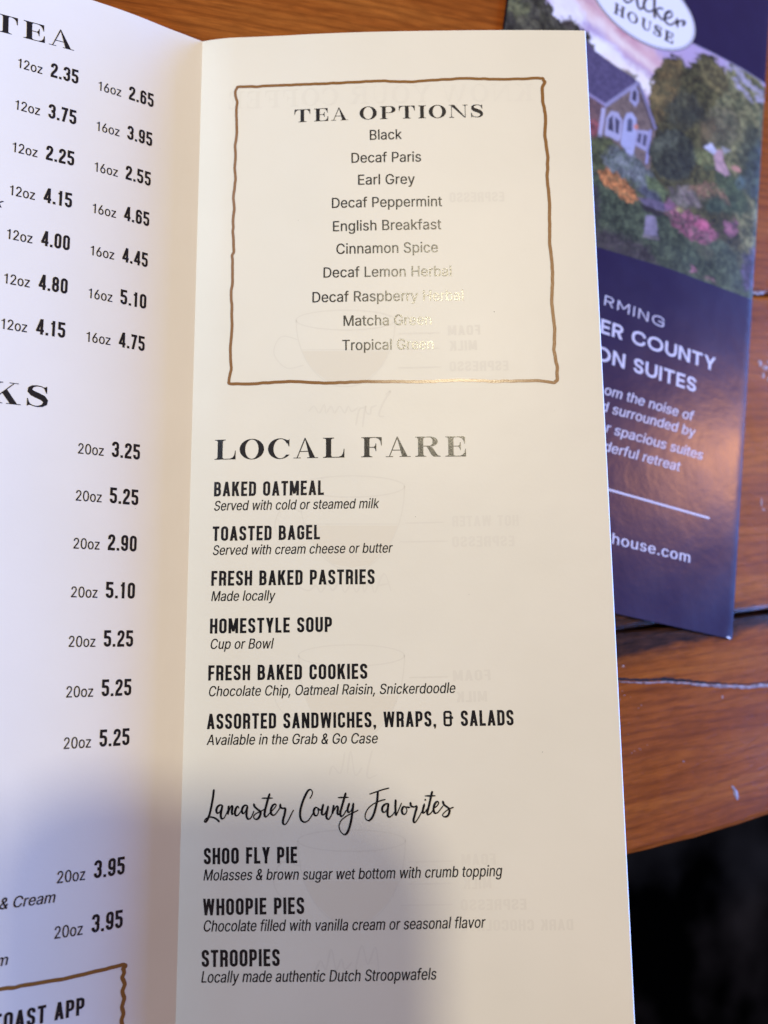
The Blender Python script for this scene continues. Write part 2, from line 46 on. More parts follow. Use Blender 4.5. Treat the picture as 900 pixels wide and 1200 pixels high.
PAINT = json.loads(r'''[[[[59.01,228.51],[57.13,226.83],[53.39,225.66],[48.21,225.1],[42.12,225.21],[35.73,225.96],[29.67,227.27],[24.5,229.0],[20.69,230.99],[18.59,233.05],[18.37,234.99],[20.08,236.64],[23.56,237.83],[28.51,238.45],[34.48,238.42],[40.9,237.75],[47.14,236.48],[52.57,234.73],[56.61,232.68],[58.84,230.53]],[208,160,160],[228,185,175],8,3,3,0.8],[[[74.31,221.18],[72.49,220.28],[68.48,220.03],[62.72,220.44],[55.81,221.48],[48.46,223.01],[41.39,224.89],[35.27,226.93],[30.64,228.94],[27.93,230.72],[27.37,232.13],[29.01,233.02],[32.73,233.32],[38.19,232.98],[44.9,232.03],[52.24,230.56],[59.49,228.68],[65.91,226.6],[70.84,224.51],[73.74,222.64]],[205,140,150],[235,190,185],9,2,3,0.9],[[[80.29,216.91],[78.88,216.01],[75.84,215.49],[71.5,215.41],[66.31,215.78],[60.78,216.54],[55.47,217.62],[50.87,218.91],[47.41,220.29],[45.4,221.63],[45.03,222.8],[46.34,223.7],[49.2,224.23],[53.36,224.34],[58.45,224.03],[63.98,223.3],[69.4,222.23],[74.17,220.93],[77.81,219.51],[79.92,218.12]],[215,160,165],[235,185,180],9,2,3,0.8],[[[54.79,220.82],[53.57,220.33],[50.91,220.42],[47.09,221.07],[42.5,222.23],[37.6,223.76],[32.87,225.52],[28.77,227.32],[25.66,229.01],[23.86,230.43],[23.51,231.43],[24.65,231.93],[27.18,231.87],[30.88,231.26],[35.39,230.15],[40.29,228.65],[45.1,226.88],[49.33,225.04],[52.55,223.31],[54.44,221.85]],[248,232,220],[240,205,195],8,1.5,2,0.9],[[[32.46,221.18],[31.07,219.3],[29.08,217.83],[26.71,216.9],[24.17,216.62],[21.73,216.99],[19.6,217.99],[18.0,219.5],[17.07,221.38],[16.91,223.47],[17.52,225.55],[18.87,227.43],[20.81,228.93],[23.17,229.89],[25.72,230.22],[28.21,229.87],[30.39,228.88],[32.03,227.35],[32.97,225.42],[33.12,223.29]],[250,245,248],[235,225,230],6,2,2,1.0],[[[53.03,211.79],[51.63,209.97],[49.38,208.52],[46.5,207.57],[43.28,207.22],[40.04,207.49],[37.08,208.35],[34.69,209.71],[33.09,211.45],[32.43,213.39],[32.77,215.36],[34.09,217.16],[36.27,218.62],[39.1,219.61],[42.31,220.0],[45.6,219.77],[48.63,218.93],[51.1,217.55],[52.75,215.78],[53.41,213.79]],[250,246,250],[238,228,238],6,2,2.5,1.0],[[[69.42,208.55],[68.1,207.04],[65.54,205.78],[62.02,204.9],[57.89,204.48],[53.57,204.56],[49.47,205.12],[45.99,206.09],[43.44,207.4],[42.06,208.9],[41.98,210.47],[43.21,211.95],[45.64,213.2],[49.05,214.11],[53.12,214.57],[57.47,214.54],[61.66,214.01],[65.27,213.04],[67.93,211.71],[69.36,210.16]],[250,240,225],[245,220,205],6,2,2.5,1.0],[[[75.8,216.01],[74.75,215.67],[72.28,215.73],[68.64,216.18],[64.2,216.98],[59.42,218.03],[54.77,219.23],[50.68,220.47],[47.55,221.63],[45.66,222.6],[45.18,223.28],[46.17,223.62],[48.53,223.58],[52.04,223.16],[56.39,222.4],[61.15,221.37],[65.87,220.17],[70.08,218.9],[73.34,217.71],[75.31,216.71]],[250,232,215],[240,210,200],6,1,1.5,0.8],[[[100.32,230.57],[99.09,228.28],[96.75,226.05],[93.53,224.11],[89.77,222.64],[85.84,221.79],[82.11,221.62],[78.95,222.15],[76.64,223.32],[75.4,225.01],[75.34,227.07],[76.47,229.31],[78.7,231.51],[81.82,233.46],[85.54,234.97],[89.5,235.89],[93.32,236.12],[96.6,235.62],[99.01,234.44],[100.29,232.7]],[178,155,195],[190,165,200],8,3,5,0.9],[[[-6.29,168.97],[43.95,182.42],[68.91,176.23],[85.51,179.33],[131.46,202.44],[136.48,125.89],[2.85,105.11]],[50,60,44],[84,86,62],2.0,1,1,1.0],[[[-21.72,226.92],[12.03,245.63],[15.56,223.98],[19.19,219.66],[24.01,218.25],[28.26,221.96],[33.44,218.33],[35.96,217.24],[40.3,210.82],[42.93,191.37],[-2.55,142.87],[-16.68,192.59]],[38,40,32],[70,68,58],2.5,3,0.6,1.0],[[[8.67,209.89],[7.45,208.86],[5.97,208.32],[4.38,208.31],[2.83,208.84],[1.49,209.86],[0.46,211.25],[-0.14,212.9],[-0.27,214.64],[0.1,216.3],[0.93,217.73],[2.14,218.77],[3.62,219.34],[5.22,219.36],[6.78,218.84],[8.15,217.82],[9.19,216.41],[9.8,214.74],[9.91,212.98],[9.52,211.31]],[105,105,65],[60,66,52],2,3,1,1.0],[[[14.71,210.2],[14.28,209.19],[13.41,208.22],[12.19,207.38],[10.75,206.77],[9.23,206.42],[7.77,206.39],[6.51,206.66],[5.58,207.22],[5.07,208.0],[5.02,208.94],[5.44,209.94],[6.29,210.9],[7.49,211.74],[8.92,212.37],[10.45,212.72],[11.93,212.77],[13.2,212.5],[14.15,211.94],[14.67,211.15]],[85,82,62],[52,52,45],2,3,1,1.0],[[[29.36,218.23],[28.97,217.61],[28.27,217.07],[27.35,216.67],[26.3,216.44],[25.21,216.41],[24.2,216.57],[23.35,216.92],[22.76,217.42],[22.48,218.02],[22.54,218.66],[22.93,219.28],[23.61,219.82],[24.52,220.23],[25.57,220.46],[26.67,220.5],[27.69,220.33],[28.54,219.98],[29.14,219.48],[29.42,218.88]],[90,72,70],[60,52,50],2,3,1,0.8],[[[39.37,211.92],[44.07,209.53],[49.1,208.05],[47.8,205.11],[39.75,205.15]],[70,62,50],[60,56,50],2,1.5,0.8,1.0],[[[51.27,210.64],[55.35,211.01],[60.34,211.02],[58.27,206.91],[52.45,207.3]],[85,70,50],[60,56,45],2,1.5,0.8,0.8],[[[65.66,195.89],[65.7,208.01],[68.11,217.86],[73.27,226.78],[79.98,230.02],[83.81,226.96],[86.02,232.12],[92.82,237.07],[99.26,236.84],[106.22,230.96],[113.35,223.43],[122.97,155.41],[71.44,151.16],[65.73,174.9]],[40,44,30],[86,82,48],3,3,0.8,1.0],[[[65.85,206.5],[69.0,217.49],[73.42,225.23],[79.28,228.05],[81.47,223.4],[80.5,214.87],[75.44,204.19],[72.26,193.0],[69.03,191.58]],[120,98,52],[66,62,40],2.5,3,1.5,0.85],[[[88.74,231.79],[95.72,235.14],[101.43,232.87],[105.51,228.13],[110.39,225.4],[102.33,221.69],[95.91,222.02],[91.16,224.71]],[112,102,58],[66,64,42],2.0,2,1.0,0.9],[[[91.58,209.49],[91.39,206.67],[90.39,203.78],[88.67,201.08],[86.42,198.85],[83.86,197.31],[81.25,196.59],[78.83,196.75],[76.83,197.77],[75.45,199.56],[74.8,201.94],[74.95,204.68],[75.9,207.54],[77.56,210.23],[79.77,212.5],[82.32,214.11],[84.97,214.9],[87.45,214.78],[89.51,213.76],[90.93,211.93]],[70,74,58],[40,46,40],2,3,2,0.8],[[[99.94,217.32],[106.41,228.55],[102.32,233.29],[105.46,240.67],[113.92,241.34],[124.8,237.11],[132.74,147.38],[118.26,157.53],[106.53,191.99],[97.2,195.98],[97.09,207.93]],[128,124,78],[72,78,52],2,3,1.0,1.0],[[[112.44,210.65],[112.22,207.53],[111.15,204.35],[109.33,201.42],[106.97,199.04],[104.28,197.42],[101.55,196.72],[99.02,196.99],[96.93,198.21],[95.49,200.25],[94.83,202.91],[95.0,205.96],[96.01,209.1],[97.76,212.03],[100.09,214.46],[102.78,216.16],[105.55,216.93],[108.15,216.7],[110.3,215.48],[111.78,213.4]],[104,98,70],[66,70,52],2,3,2,0.9],[[[100.53,204.61],[100.45,202.84],[99.96,201.06],[99.1,199.45],[97.95,198.17],[96.64,197.33],[95.29,197.02],[94.03,197.26],[92.98,198.04],[92.25,199.26],[91.89,200.83],[91.96,202.58],[92.43,204.35],[93.28,205.96],[94.42,207.27],[95.73,208.13],[97.09,208.46],[98.37,208.22],[99.43,207.45],[100.18,206.2]],[106,88,58],[80,74,52],2,2,1.5,0.8],[[[127.27,200.68],[127.24,195.64],[126.5,190.83],[125.12,186.71],[123.24,183.69],[121.06,182.04],[118.78,181.9],[116.62,183.29],[114.78,186.06],[113.44,189.94],[112.73,194.59],[112.72,199.55],[113.4,204.36],[114.74,208.54],[116.6,211.68],[118.79,213.45],[121.12,213.66],[123.34,212.28],[125.22,209.45],[126.58,205.45]],[78,86,66],[44,54,46],2,3,2,0.9],[[[113.77,236.27],[113.35,235.9],[112.65,235.64],[111.74,235.54],[110.7,235.59],[109.63,235.79],[108.65,236.12],[107.84,236.56],[107.29,237.05],[107.04,237.54],[107.13,238.0],[107.54,238.38],[108.23,238.63],[109.14,238.74],[110.18,238.69],[111.25,238.49],[112.24,238.16],[113.05,237.73],[113.61,237.24],[113.86,236.73]],[200,190,215],[150,145,150],1.5,2,0.5,0.75],[[[118.55,232.9],[118.1,232.54],[117.29,232.32],[116.2,232.26],[114.94,232.36],[113.65,232.63],[112.43,233.03],[111.41,233.52],[110.69,234.05],[110.34,234.58],[110.4,235.04],[110.84,235.41],[111.65,235.63],[112.72,235.7],[113.98,235.59],[115.28,235.33],[116.5,234.93],[117.53,234.44],[118.25,233.91],[118.61,233.38]],[200,190,215],[150,145,150],1.5,2,0.5,0.75],[[[124.05,231.49],[123.61,231.12],[122.84,230.88],[121.82,230.8],[120.66,230.89],[119.47,231.12],[118.35,231.49],[117.43,231.96],[116.79,232.47],[116.49,232.99],[116.56,233.45],[117.0,233.82],[117.76,234.06],[118.77,234.15],[119.93,234.07],[121.13,233.83],[122.25,233.46],[123.18,233.0],[123.82,232.48],[124.12,231.96]],[200,190,215],[150,145,150],1.5,2,0.5,0.75],[[[115.65,228.47],[115.26,228.18],[114.55,228.01],[113.58,227.98],[112.46,228.09],[111.29,228.34],[110.19,228.7],[109.26,229.13],[108.6,229.6],[108.26,230.04],[108.29,230.43],[108.67,230.73],[109.38,230.9],[110.34,230.93],[111.46,230.82],[112.63,230.57],[113.74,230.21],[114.68,229.78],[115.34,229.32],[115.68,228.86]],[200,190,215],[150,145,150],1.5,2,0.5,0.75],[[[110.77,231.74],[110.47,231.42],[110.02,231.18],[109.47,231.04],[108.86,231.02],[108.26,231.11],[107.73,231.32],[107.31,231.61],[107.06,231.97],[106.98,232.34],[107.1,232.71],[107.39,233.03],[107.84,233.28],[108.39,233.42],[109.0,233.44],[109.6,233.34],[110.13,233.14],[110.55,232.85],[110.81,232.49],[110.88,232.11]],[200,190,215],[150,145,150],1.5,2,0.5,0.75],[[[119.86,225.91],[119.55,225.68],[118.97,225.54],[118.19,225.52],[117.29,225.62],[116.34,225.82],[115.46,226.11],[114.71,226.45],[114.18,226.83],[113.91,227.19],[113.93,227.5],[114.24,227.74],[114.81,227.87],[115.59,227.89],[116.49,227.8],[117.44,227.6],[118.33,227.31],[119.08,226.96],[119.62,226.59],[119.89,226.23]],[200,190,215],[150,145,150],1.5,2,0.5,0.75],[[[126.44,228.06],[126.03,227.68],[125.37,227.42],[124.52,227.3],[123.56,227.33],[122.6,227.51],[121.71,227.82],[120.99,228.23],[120.52,228.71],[120.32,229.19],[120.43,229.65],[120.84,230.03],[121.49,230.29],[122.34,230.41],[123.3,230.39],[124.27,230.21],[125.16,229.9],[125.88,229.48],[126.36,229.01],[126.56,228.52]],[200,190,215],[150,145,150],1.5,2,0.5,0.75],[[[106.56,236.2],[106.29,235.95],[105.83,235.78],[105.23,235.71],[104.54,235.75],[103.84,235.88],[103.19,236.1],[102.66,236.39],[102.29,236.71],[102.13,237.04],[102.18,237.35],[102.45,237.6],[102.91,237.77],[103.51,237.84],[104.19,237.81],[104.9,237.67],[105.55,237.45],[106.09,237.16],[106.45,236.84],[106.62,236.51]],[200,190,215],[150,145,150],1.5,2,0.5,0.75],[[[95.65,207.64],[95.13,206.25],[93.92,204.79],[92.12,203.4],[89.92,202.22],[87.55,201.36],[85.22,200.91],[83.18,200.9],[81.6,201.33],[80.64,202.16],[80.39,203.31],[80.87,204.67],[82.04,206.12],[83.8,207.5],[85.97,208.69],[88.35,209.57],[90.7,210.05],[92.79,210.08],[94.41,209.66],[95.4,208.81]],[30,38,36],[44,52,46],2,2,2,0.8],[[[89.59,191.93],[95.68,192.95],[101.05,192.86],[101.42,188.27],[95.47,185.01],[90.13,185.9]],[112,114,66],[100,108,62],3,1,0.8,1.0],[[[96.29,185.74],[106.72,189.69],[116.28,184.09],[121.61,174.35],[108.35,169.19],[94.39,177.18]],[62,80,54],[72,86,58],3,2,1.5,1.0],[[[92.08,183.6],[100.75,185.63],[102.08,180.3],[95.34,176.4],[90.72,179.16]],[88,84,46],[60,66,42],2,2,1,1.0],[[[99.62,193.84],[104.35,196.65],[105.66,191.63],[109.19,187.14],[107.05,185.47],[101.58,186.37]],[205,160,160],[170,135,140],2,0.6,0.5,1.0],[[[94.69,194.11],[98.87,197.49],[101.79,194.76],[100.18,192.49]],[205,205,225],[180,180,200],2,0.6,0.5,1.0],[[[103.78,198.01],[108.75,198.53],[105.35,195.48]],[190,185,185],[150,150,150],2,0.6,0.5,1.0],[[[114.58,191.14],[114.3,190.74],[113.81,190.38],[113.15,190.09],[112.39,189.9],[111.59,189.83],[110.85,189.89],[110.23,190.07],[109.78,190.35],[109.56,190.7],[109.59,191.1],[109.86,191.49],[110.35,191.85],[111.0,192.14],[111.77,192.33],[112.56,192.4],[113.31,192.35],[113.94,192.17],[114.38,191.89],[114.6,191.54]],[215,150,125],[190,130,110],2,0.5,0.5,1.0],[[[126.62,195.99],[126.26,191.62],[125.48,187.56],[124.38,184.19],[123.05,181.84],[121.63,180.73],[120.26,180.95],[119.05,182.47],[118.14,185.16],[117.61,188.75],[117.5,192.91],[117.83,197.25],[118.58,201.34],[119.67,204.77],[121.01,207.21],[122.45,208.4],[123.85,208.22],[125.08,206.67],[126.01,203.91],[126.54,200.23]],[48,60,66],[70,86,72],2,2,1.5,0.9],[[[117.9,187.13],[117.84,186.12],[117.52,185.11],[116.98,184.18],[116.26,183.44],[115.45,182.96],[114.61,182.78],[113.84,182.91],[113.19,183.36],[112.75,184.06],[112.55,184.95],[112.61,185.96],[112.92,186.97],[113.46,187.89],[114.17,188.64],[114.99,189.13],[115.83,189.32],[116.61,189.19],[117.26,188.74],[117.7,188.04]],[90,120,125],[60,80,70],2,1,1,0.7],[[[36.43,192.93],[46.46,191.84],[46.26,175.97],[38.81,172.76]],[124,90,88],[92,70,76],1.6,0.3,0.3,1.0],[[[45.36,180.43],[45.38,179.05],[45.14,177.7],[44.67,176.51],[44.01,175.59],[43.22,175.03],[42.39,174.89],[41.6,175.18],[40.91,175.86],[40.41,176.88],[40.13,178.13],[40.1,179.5],[40.33,180.84],[40.8,182.04],[41.46,182.97],[42.24,183.54],[43.08,183.69],[43.88,183.41],[44.57,182.72],[45.08,181.69]],[150,62,72],[110,60,70],1.5,1.0,0.6,0.8],[[[33.74,215.76],[39.29,212.66],[49.63,210.64],[60.58,208.77],[46.5,191.48],[36.43,192.93]],[70,62,98],[88,78,115],1.1,0.3,0.4,1.0],[[[46.5,191.48],[60.66,208.02],[64.62,202.03],[70.64,192.29],[69.49,170.44],[56.38,170.98],[46.3,175.62]],[128,108,98],[100,84,80],1.3,0.3,0.3,1.0],[[[36.12,192.66],[46.2,191.02],[46.76,192.29],[36.66,193.92]],[150,135,175],[130,120,160],3,0.2,0.3,1.0],[[[46.74,190.49],[61.22,207.93],[60.02,208.85],[45.58,191.4]],[142,136,170],[154,148,182],3,0.2,0.3,1.0],[[[60.08,207.93],[64.55,201.01],[70.16,191.11],[71.27,191.98],[65.64,201.91],[61.15,208.86]],[130,124,160],[122,116,150],3,0.2,0.3,1.0],[[[59.8,205.97],[64.23,199.43],[69.29,190.84],[69.73,191.19],[64.66,199.79],[60.23,206.34]],[45,40,60],[45,40,60],3,0.2,0.3,1.0],[[[44.91,189.75],[44.49,176.08],[46.38,176.64],[46.82,190.35]],[184,178,208],[176,168,198],3,0.2,0.3,1.0],[[[67.8,190.32],[67.29,174.85],[68.28,175.15],[68.81,190.65]],[160,158,210],[150,148,200],3,0.2,0.3,1.0],[[[57.08,198.59],[57.4,203.38],[59.14,206.53],[61.04,204.29],[61.5,199.83],[60.15,196.89]],[166,162,196],[158,154,190],3,0.2,0.3,1.0],[[[58.23,199.5],[58.27,203.01],[59.34,204.67],[60.33,203.18],[60.32,199.29]],[48,46,66],[70,66,90],3,0.2,0.3,1.0],[[[47.49,179.12],[47.45,186.61],[49.42,190.52],[52.57,191.17],[54.86,188.77],[54.95,180.48],[53.91,178.9]],[168,164,196],[180,176,206],3,0.2,0.3,1.0],[[[48.77,181.92],[48.63,186.75],[50.38,189.05],[51.37,181.93]],[52,52,78],[70,68,95],3,0.2,0.3,1.0],[[[52.18,181.91],[51.42,188.76],[53.74,187.89],[53.79,181.86]],[52,52,78],[70,68,95],3,0.2,0.3,1.0],[[[55.15,178.68],[55.29,188.58],[56.5,192.55],[58.81,193.97],[61.05,192.28],[62.24,184.78],[61.23,174.89],[57.46,175.92]],[176,178,214],[168,170,206],3,0.2,0.3,1.0],[[[57.31,184.91],[57.2,189.81],[58.26,191.42],[59.59,190.48],[59.89,185.65]],[60,66,92],[82,86,115],3,0.2,0.3,1.0],[[[61.44,180.63],[61.94,187.69],[67.58,189.4],[67.27,180.09]],[160,156,190],[168,164,196],3,0.2,0.3,1.0],[[[62.47,182.59],[62.88,186.58],[64.3,186.82],[64.16,182.18]],[58,56,80],[76,74,100],3,0.2,0.3,1.0],[[[65.19,182.24],[65.29,187.25],[66.96,187.21],[66.65,182.11]],[58,56,80],[76,74,100],3,0.2,0.3,1.0],[[[62.46,189.07],[62.44,188.69],[62.33,188.29],[62.13,187.94],[61.86,187.64],[61.55,187.45],[61.23,187.37],[60.93,187.41],[60.67,187.57],[60.49,187.83],[60.41,188.17],[60.42,188.55],[60.53,188.94],[60.73,189.3],[61.0,189.59],[61.31,189.79],[61.63,189.87],[61.93,189.83],[62.19,189.67],[62.37,189.41]],[215,130,110],[200,120,100],3,0.2,0.4,1.0],[[[90.57,191.16],[91.4,187.76],[91.09,183.98],[89.68,180.23],[87.33,176.87],[84.28,174.24],[80.83,172.57],[77.33,172.01],[74.1,172.61],[71.46,174.3],[69.63,176.92],[68.8,180.21],[69.04,183.88],[70.35,187.57],[72.6,190.94],[75.59,193.66],[79.03,195.44],[82.6,196.1],[85.93,195.56],[88.68,193.86]],[34,42,40],[62,70,56],1.6,1.5,0.8,1.0],[[[81.44,194.09],[81.75,193.22],[81.45,191.87],[80.59,190.17],[79.25,188.29],[77.57,186.42],[75.71,184.75],[73.87,183.43],[72.21,182.59],[70.89,182.31],[70.05,182.6],[69.74,183.45],[70.02,184.77],[70.85,186.44],[72.15,188.29],[73.81,190.16],[75.66,191.85],[77.53,193.2],[79.22,194.08],[80.57,194.39]],[92,98,80],[56,64,54],1.5,2,1.5,0.8],[[[88.58,183.69],[88.38,181.69],[87.46,179.59],[85.92,177.59],[83.92,175.9],[81.66,174.67],[79.36,174.03],[77.24,174.02],[75.51,174.65],[74.32,175.85],[73.78,177.51],[73.96,179.47],[74.84,181.54],[76.33,183.53],[78.29,185.24],[80.55,186.51],[82.88,187.19],[85.04,187.23],[86.82,186.61],[88.04,185.39]],[28,36,36],[44,52,48],1.5,2,2.5,0.8],[[[39.02,171.01],[43.73,177.48],[50.69,179.01],[55.84,175.98],[55.08,168.21],[40.24,160.59]],[82,88,52],[56,64,44],2,2,1.2,1.0],[[[47.86,168.88],[51.09,175.44],[57.39,176.64],[64.8,176.01],[71.88,171.42],[76.6,165.81],[70.43,161.1],[61.93,164.36],[52.42,163.42]],[112,118,120],[74,86,80],1.8,2.5,1.2,1.0],[[[67.76,171.23],[74.5,170.23],[79.03,166.78],[76.96,162.2],[71.15,162.13]],[92,108,66],[70,84,56],1.5,2,1,1.0],[[[40.45,158.86],[46.37,161.3],[62.83,155.87],[72.52,156.73],[87.6,156.61],[97.1,145.98],[123.51,147.95],[129.31,130.3],[90.3,127.08],[44.63,123.39]],[40,54,42],[66,80,58],1.8,2.5,1,1.0],[[[40.81,155.77],[47.04,155.4],[48.49,149.49],[48.22,131.66],[44.24,126.71]],[40,38,50],[56,52,62],2,2,2,1.0],[[[46.58,162.85],[50.55,165.96],[57.07,164.6],[63.01,161.84],[65.4,158.36],[61.29,155.26],[55.47,157.34],[49.87,158.0]],[205,120,48],[120,88,48],1.0,2.0,0.5,1.0],[[[64.57,162.46],[68.42,164.76],[74.2,164.84],[76.96,162.2],[71.44,159.27]],[78,84,100],[60,66,78],2,1.5,1,1.0],[[[64.94,158.92],[71.26,161.06],[79.51,161.71],[82.56,160.66],[77.37,157.89],[70.04,156.87]],[110,98,122],[80,72,92],2,0.5,0.5,1.0],[[[65.94,157.1],[77.41,157.53],[81.48,158.74],[75.98,155.12],[69.43,154.79]],[38,36,40],[44,42,46],2,0.8,0.5,1.0],[[[69.97,153.53],[74.39,154.5],[75.96,147.01],[69.66,144.64]],[150,138,160],[115,108,124],2,0.6,0.6,1.0],[[[69.23,144.84],[76.82,146.6],[76.96,145.19],[68.95,143.65]],[138,128,128],[96,90,90],2,0.4,0.5,1.0],[[[96.09,169.32],[95.39,167.77],[93.95,166.25],[91.92,164.92],[89.5,163.9],[86.94,163.28],[84.48,163.13],[82.35,163.46],[80.77,164.22],[79.87,165.36],[79.74,166.75],[80.4,168.27],[81.78,169.78],[83.77,171.12],[86.16,172.16],[88.74,172.81],[91.24,172.99],[93.42,172.68],[95.05,171.9],[95.97,170.75]],[128,112,108],[90,88,76],1.4,2.5,1.5,0.9],[[[88.81,171.47],[93.45,177.96],[101.19,180.33],[107.63,178.24],[109.73,174.4],[102.8,171.66],[94.88,171.59]],[142,98,76],[94,96,60],1.2,2.5,1.0,1.0],[[[108.48,173.12],[108.3,171.85],[107.58,170.49],[106.4,169.17],[104.88,168.03],[103.17,167.18],[101.43,166.69],[99.84,166.61],[98.55,166.96],[97.68,167.68],[97.31,168.72],[97.48,169.98],[98.18,171.32],[99.33,172.63],[100.84,173.78],[102.55,174.65],[104.3,175.16],[105.91,175.25],[107.23,174.91],[108.11,174.18]],[40,60,50],[58,74,58],1.5,2,1.5,1.0],[[[78.65,157.64],[83.68,162.23],[90.44,162.98],[100.97,161.74],[105.73,157.45],[102.68,151.77],[93.2,151.25],[85.47,152.08]],[160,84,106],[84,70,68],1.1,2.5,0.7,1.0],[[[100.6,160.24],[100.33,159.47],[99.72,158.7],[98.83,158.0],[97.73,157.43],[96.56,157.06],[95.4,156.91],[94.39,157.01],[93.62,157.33],[93.15,157.86],[93.05,158.54],[93.3,159.3],[93.91,160.06],[94.79,160.77],[95.88,161.34],[97.06,161.72],[98.22,161.87],[99.24,161.78],[100.02,161.45],[100.49,160.92]],[190,84,120],[170,76,104],1.0,1.5,0.7,1.0],[[[115.39,164.72],[115.05,163.44],[114.36,162.21],[113.38,161.13],[112.22,160.33],[110.99,159.87],[109.81,159.79],[108.8,160.11],[108.04,160.79],[107.62,161.77],[107.57,162.94],[107.9,164.21],[108.58,165.44],[109.54,166.52],[110.7,167.34],[111.93,167.81],[113.13,167.9],[114.16,167.58],[114.92,166.9],[115.35,165.91]],[150,84,106],[80,66,70],1.1,2.5,0.7,1.0],[[[87.01,161.88],[86.85,161.57],[86.55,161.28],[86.13,161.04],[85.65,160.87],[85.15,160.79],[84.67,160.8],[84.27,160.92],[83.98,161.11],[83.83,161.37],[83.84,161.67],[84.0,161.98],[84.3,162.27],[84.71,162.52],[85.19,162.69],[85.69,162.77],[86.17,162.75],[86.57,162.64],[86.87,162.45],[87.02,162.19]],[160,150,90],[150,140,80],1.0,1,0.5,1.0],[[[82.69,162.19],[82.37,161.45],[81.86,160.77],[81.19,160.21],[80.45,159.83],[79.69,159.67],[78.99,159.74],[78.43,160.03],[78.05,160.52],[77.89,161.15],[77.97,161.87],[78.28,162.61],[78.79,163.29],[79.45,163.85],[80.2,164.23],[80.96,164.4],[81.66,164.34],[82.23,164.04],[82.61,163.55],[82.77,162.92]],[165,95,135],[120,84,105],1.0,2,0.7,0.8],[[[99.9,153.75],[108.49,156.2],[115.03,152.52],[118.49,142.39],[106.13,141.78]],[82,96,70],[50,64,52],1.4,2.5,1,1.0],[[[86.14,144.93],[95.18,148.26],[98.12,144.12],[92.58,139.17],[85.79,139.66]],[70,86,62],[40,54,44],1.4,2.5,1,1.0],[[[96.35,138.41],[96.11,137.93],[95.7,137.49],[95.16,137.13],[94.54,136.89],[93.91,136.8],[93.31,136.85],[92.82,137.04],[92.48,137.37],[92.32,137.78],[92.36,138.25],[92.6,138.73],[93.0,139.17],[93.54,139.53],[94.16,139.77],[94.8,139.88],[95.39,139.83],[95.89,139.63],[96.23,139.31],[96.39,138.89]],[190,110,130],[130,84,96],1.0,2,0.6,0.8],[[[106.28,136.84],[105.93,136.36],[105.22,135.9],[104.22,135.53],[103.02,135.26],[101.75,135.14],[100.53,135.17],[99.47,135.35],[98.68,135.66],[98.24,136.07],[98.18,136.53],[98.52,137.02],[99.22,137.47],[100.21,137.85],[101.4,138.11],[102.67,138.24],[103.9,138.21],[104.97,138.04],[105.77,137.73],[106.22,137.32]],[165,105,115],[110,84,84],1.0,2,0.6,0.8],[[[127.93,149.95],[127.6,146.79],[126.87,143.83],[125.81,141.36],[124.53,139.62],[123.15,138.77],[121.8,138.88],[120.61,139.95],[119.71,141.87],[119.16,144.45],[119.03,147.45],[119.34,150.59],[120.04,153.55],[121.09,156.06],[122.37,157.85],[123.77,158.75],[125.14,158.66],[126.35,157.59],[127.27,155.64],[127.82,153.0]],[96,74,112],[54,56,76],1.4,2.5,1.5,0.8],[[[42.74,139.43],[56.46,141.11],[72.5,140.62],[77.99,134.67],[43.92,129.37]],[66,56,64],[50,48,52],2,2,2,0.8],[[[77.41,132.3],[89.63,134.46],[106.79,133.85],[126.34,133.8],[125.97,138.95],[110.87,137.49],[89.37,137.29]],[76,92,60],[64,76,54],1.5,1.5,1,1.0]]''')
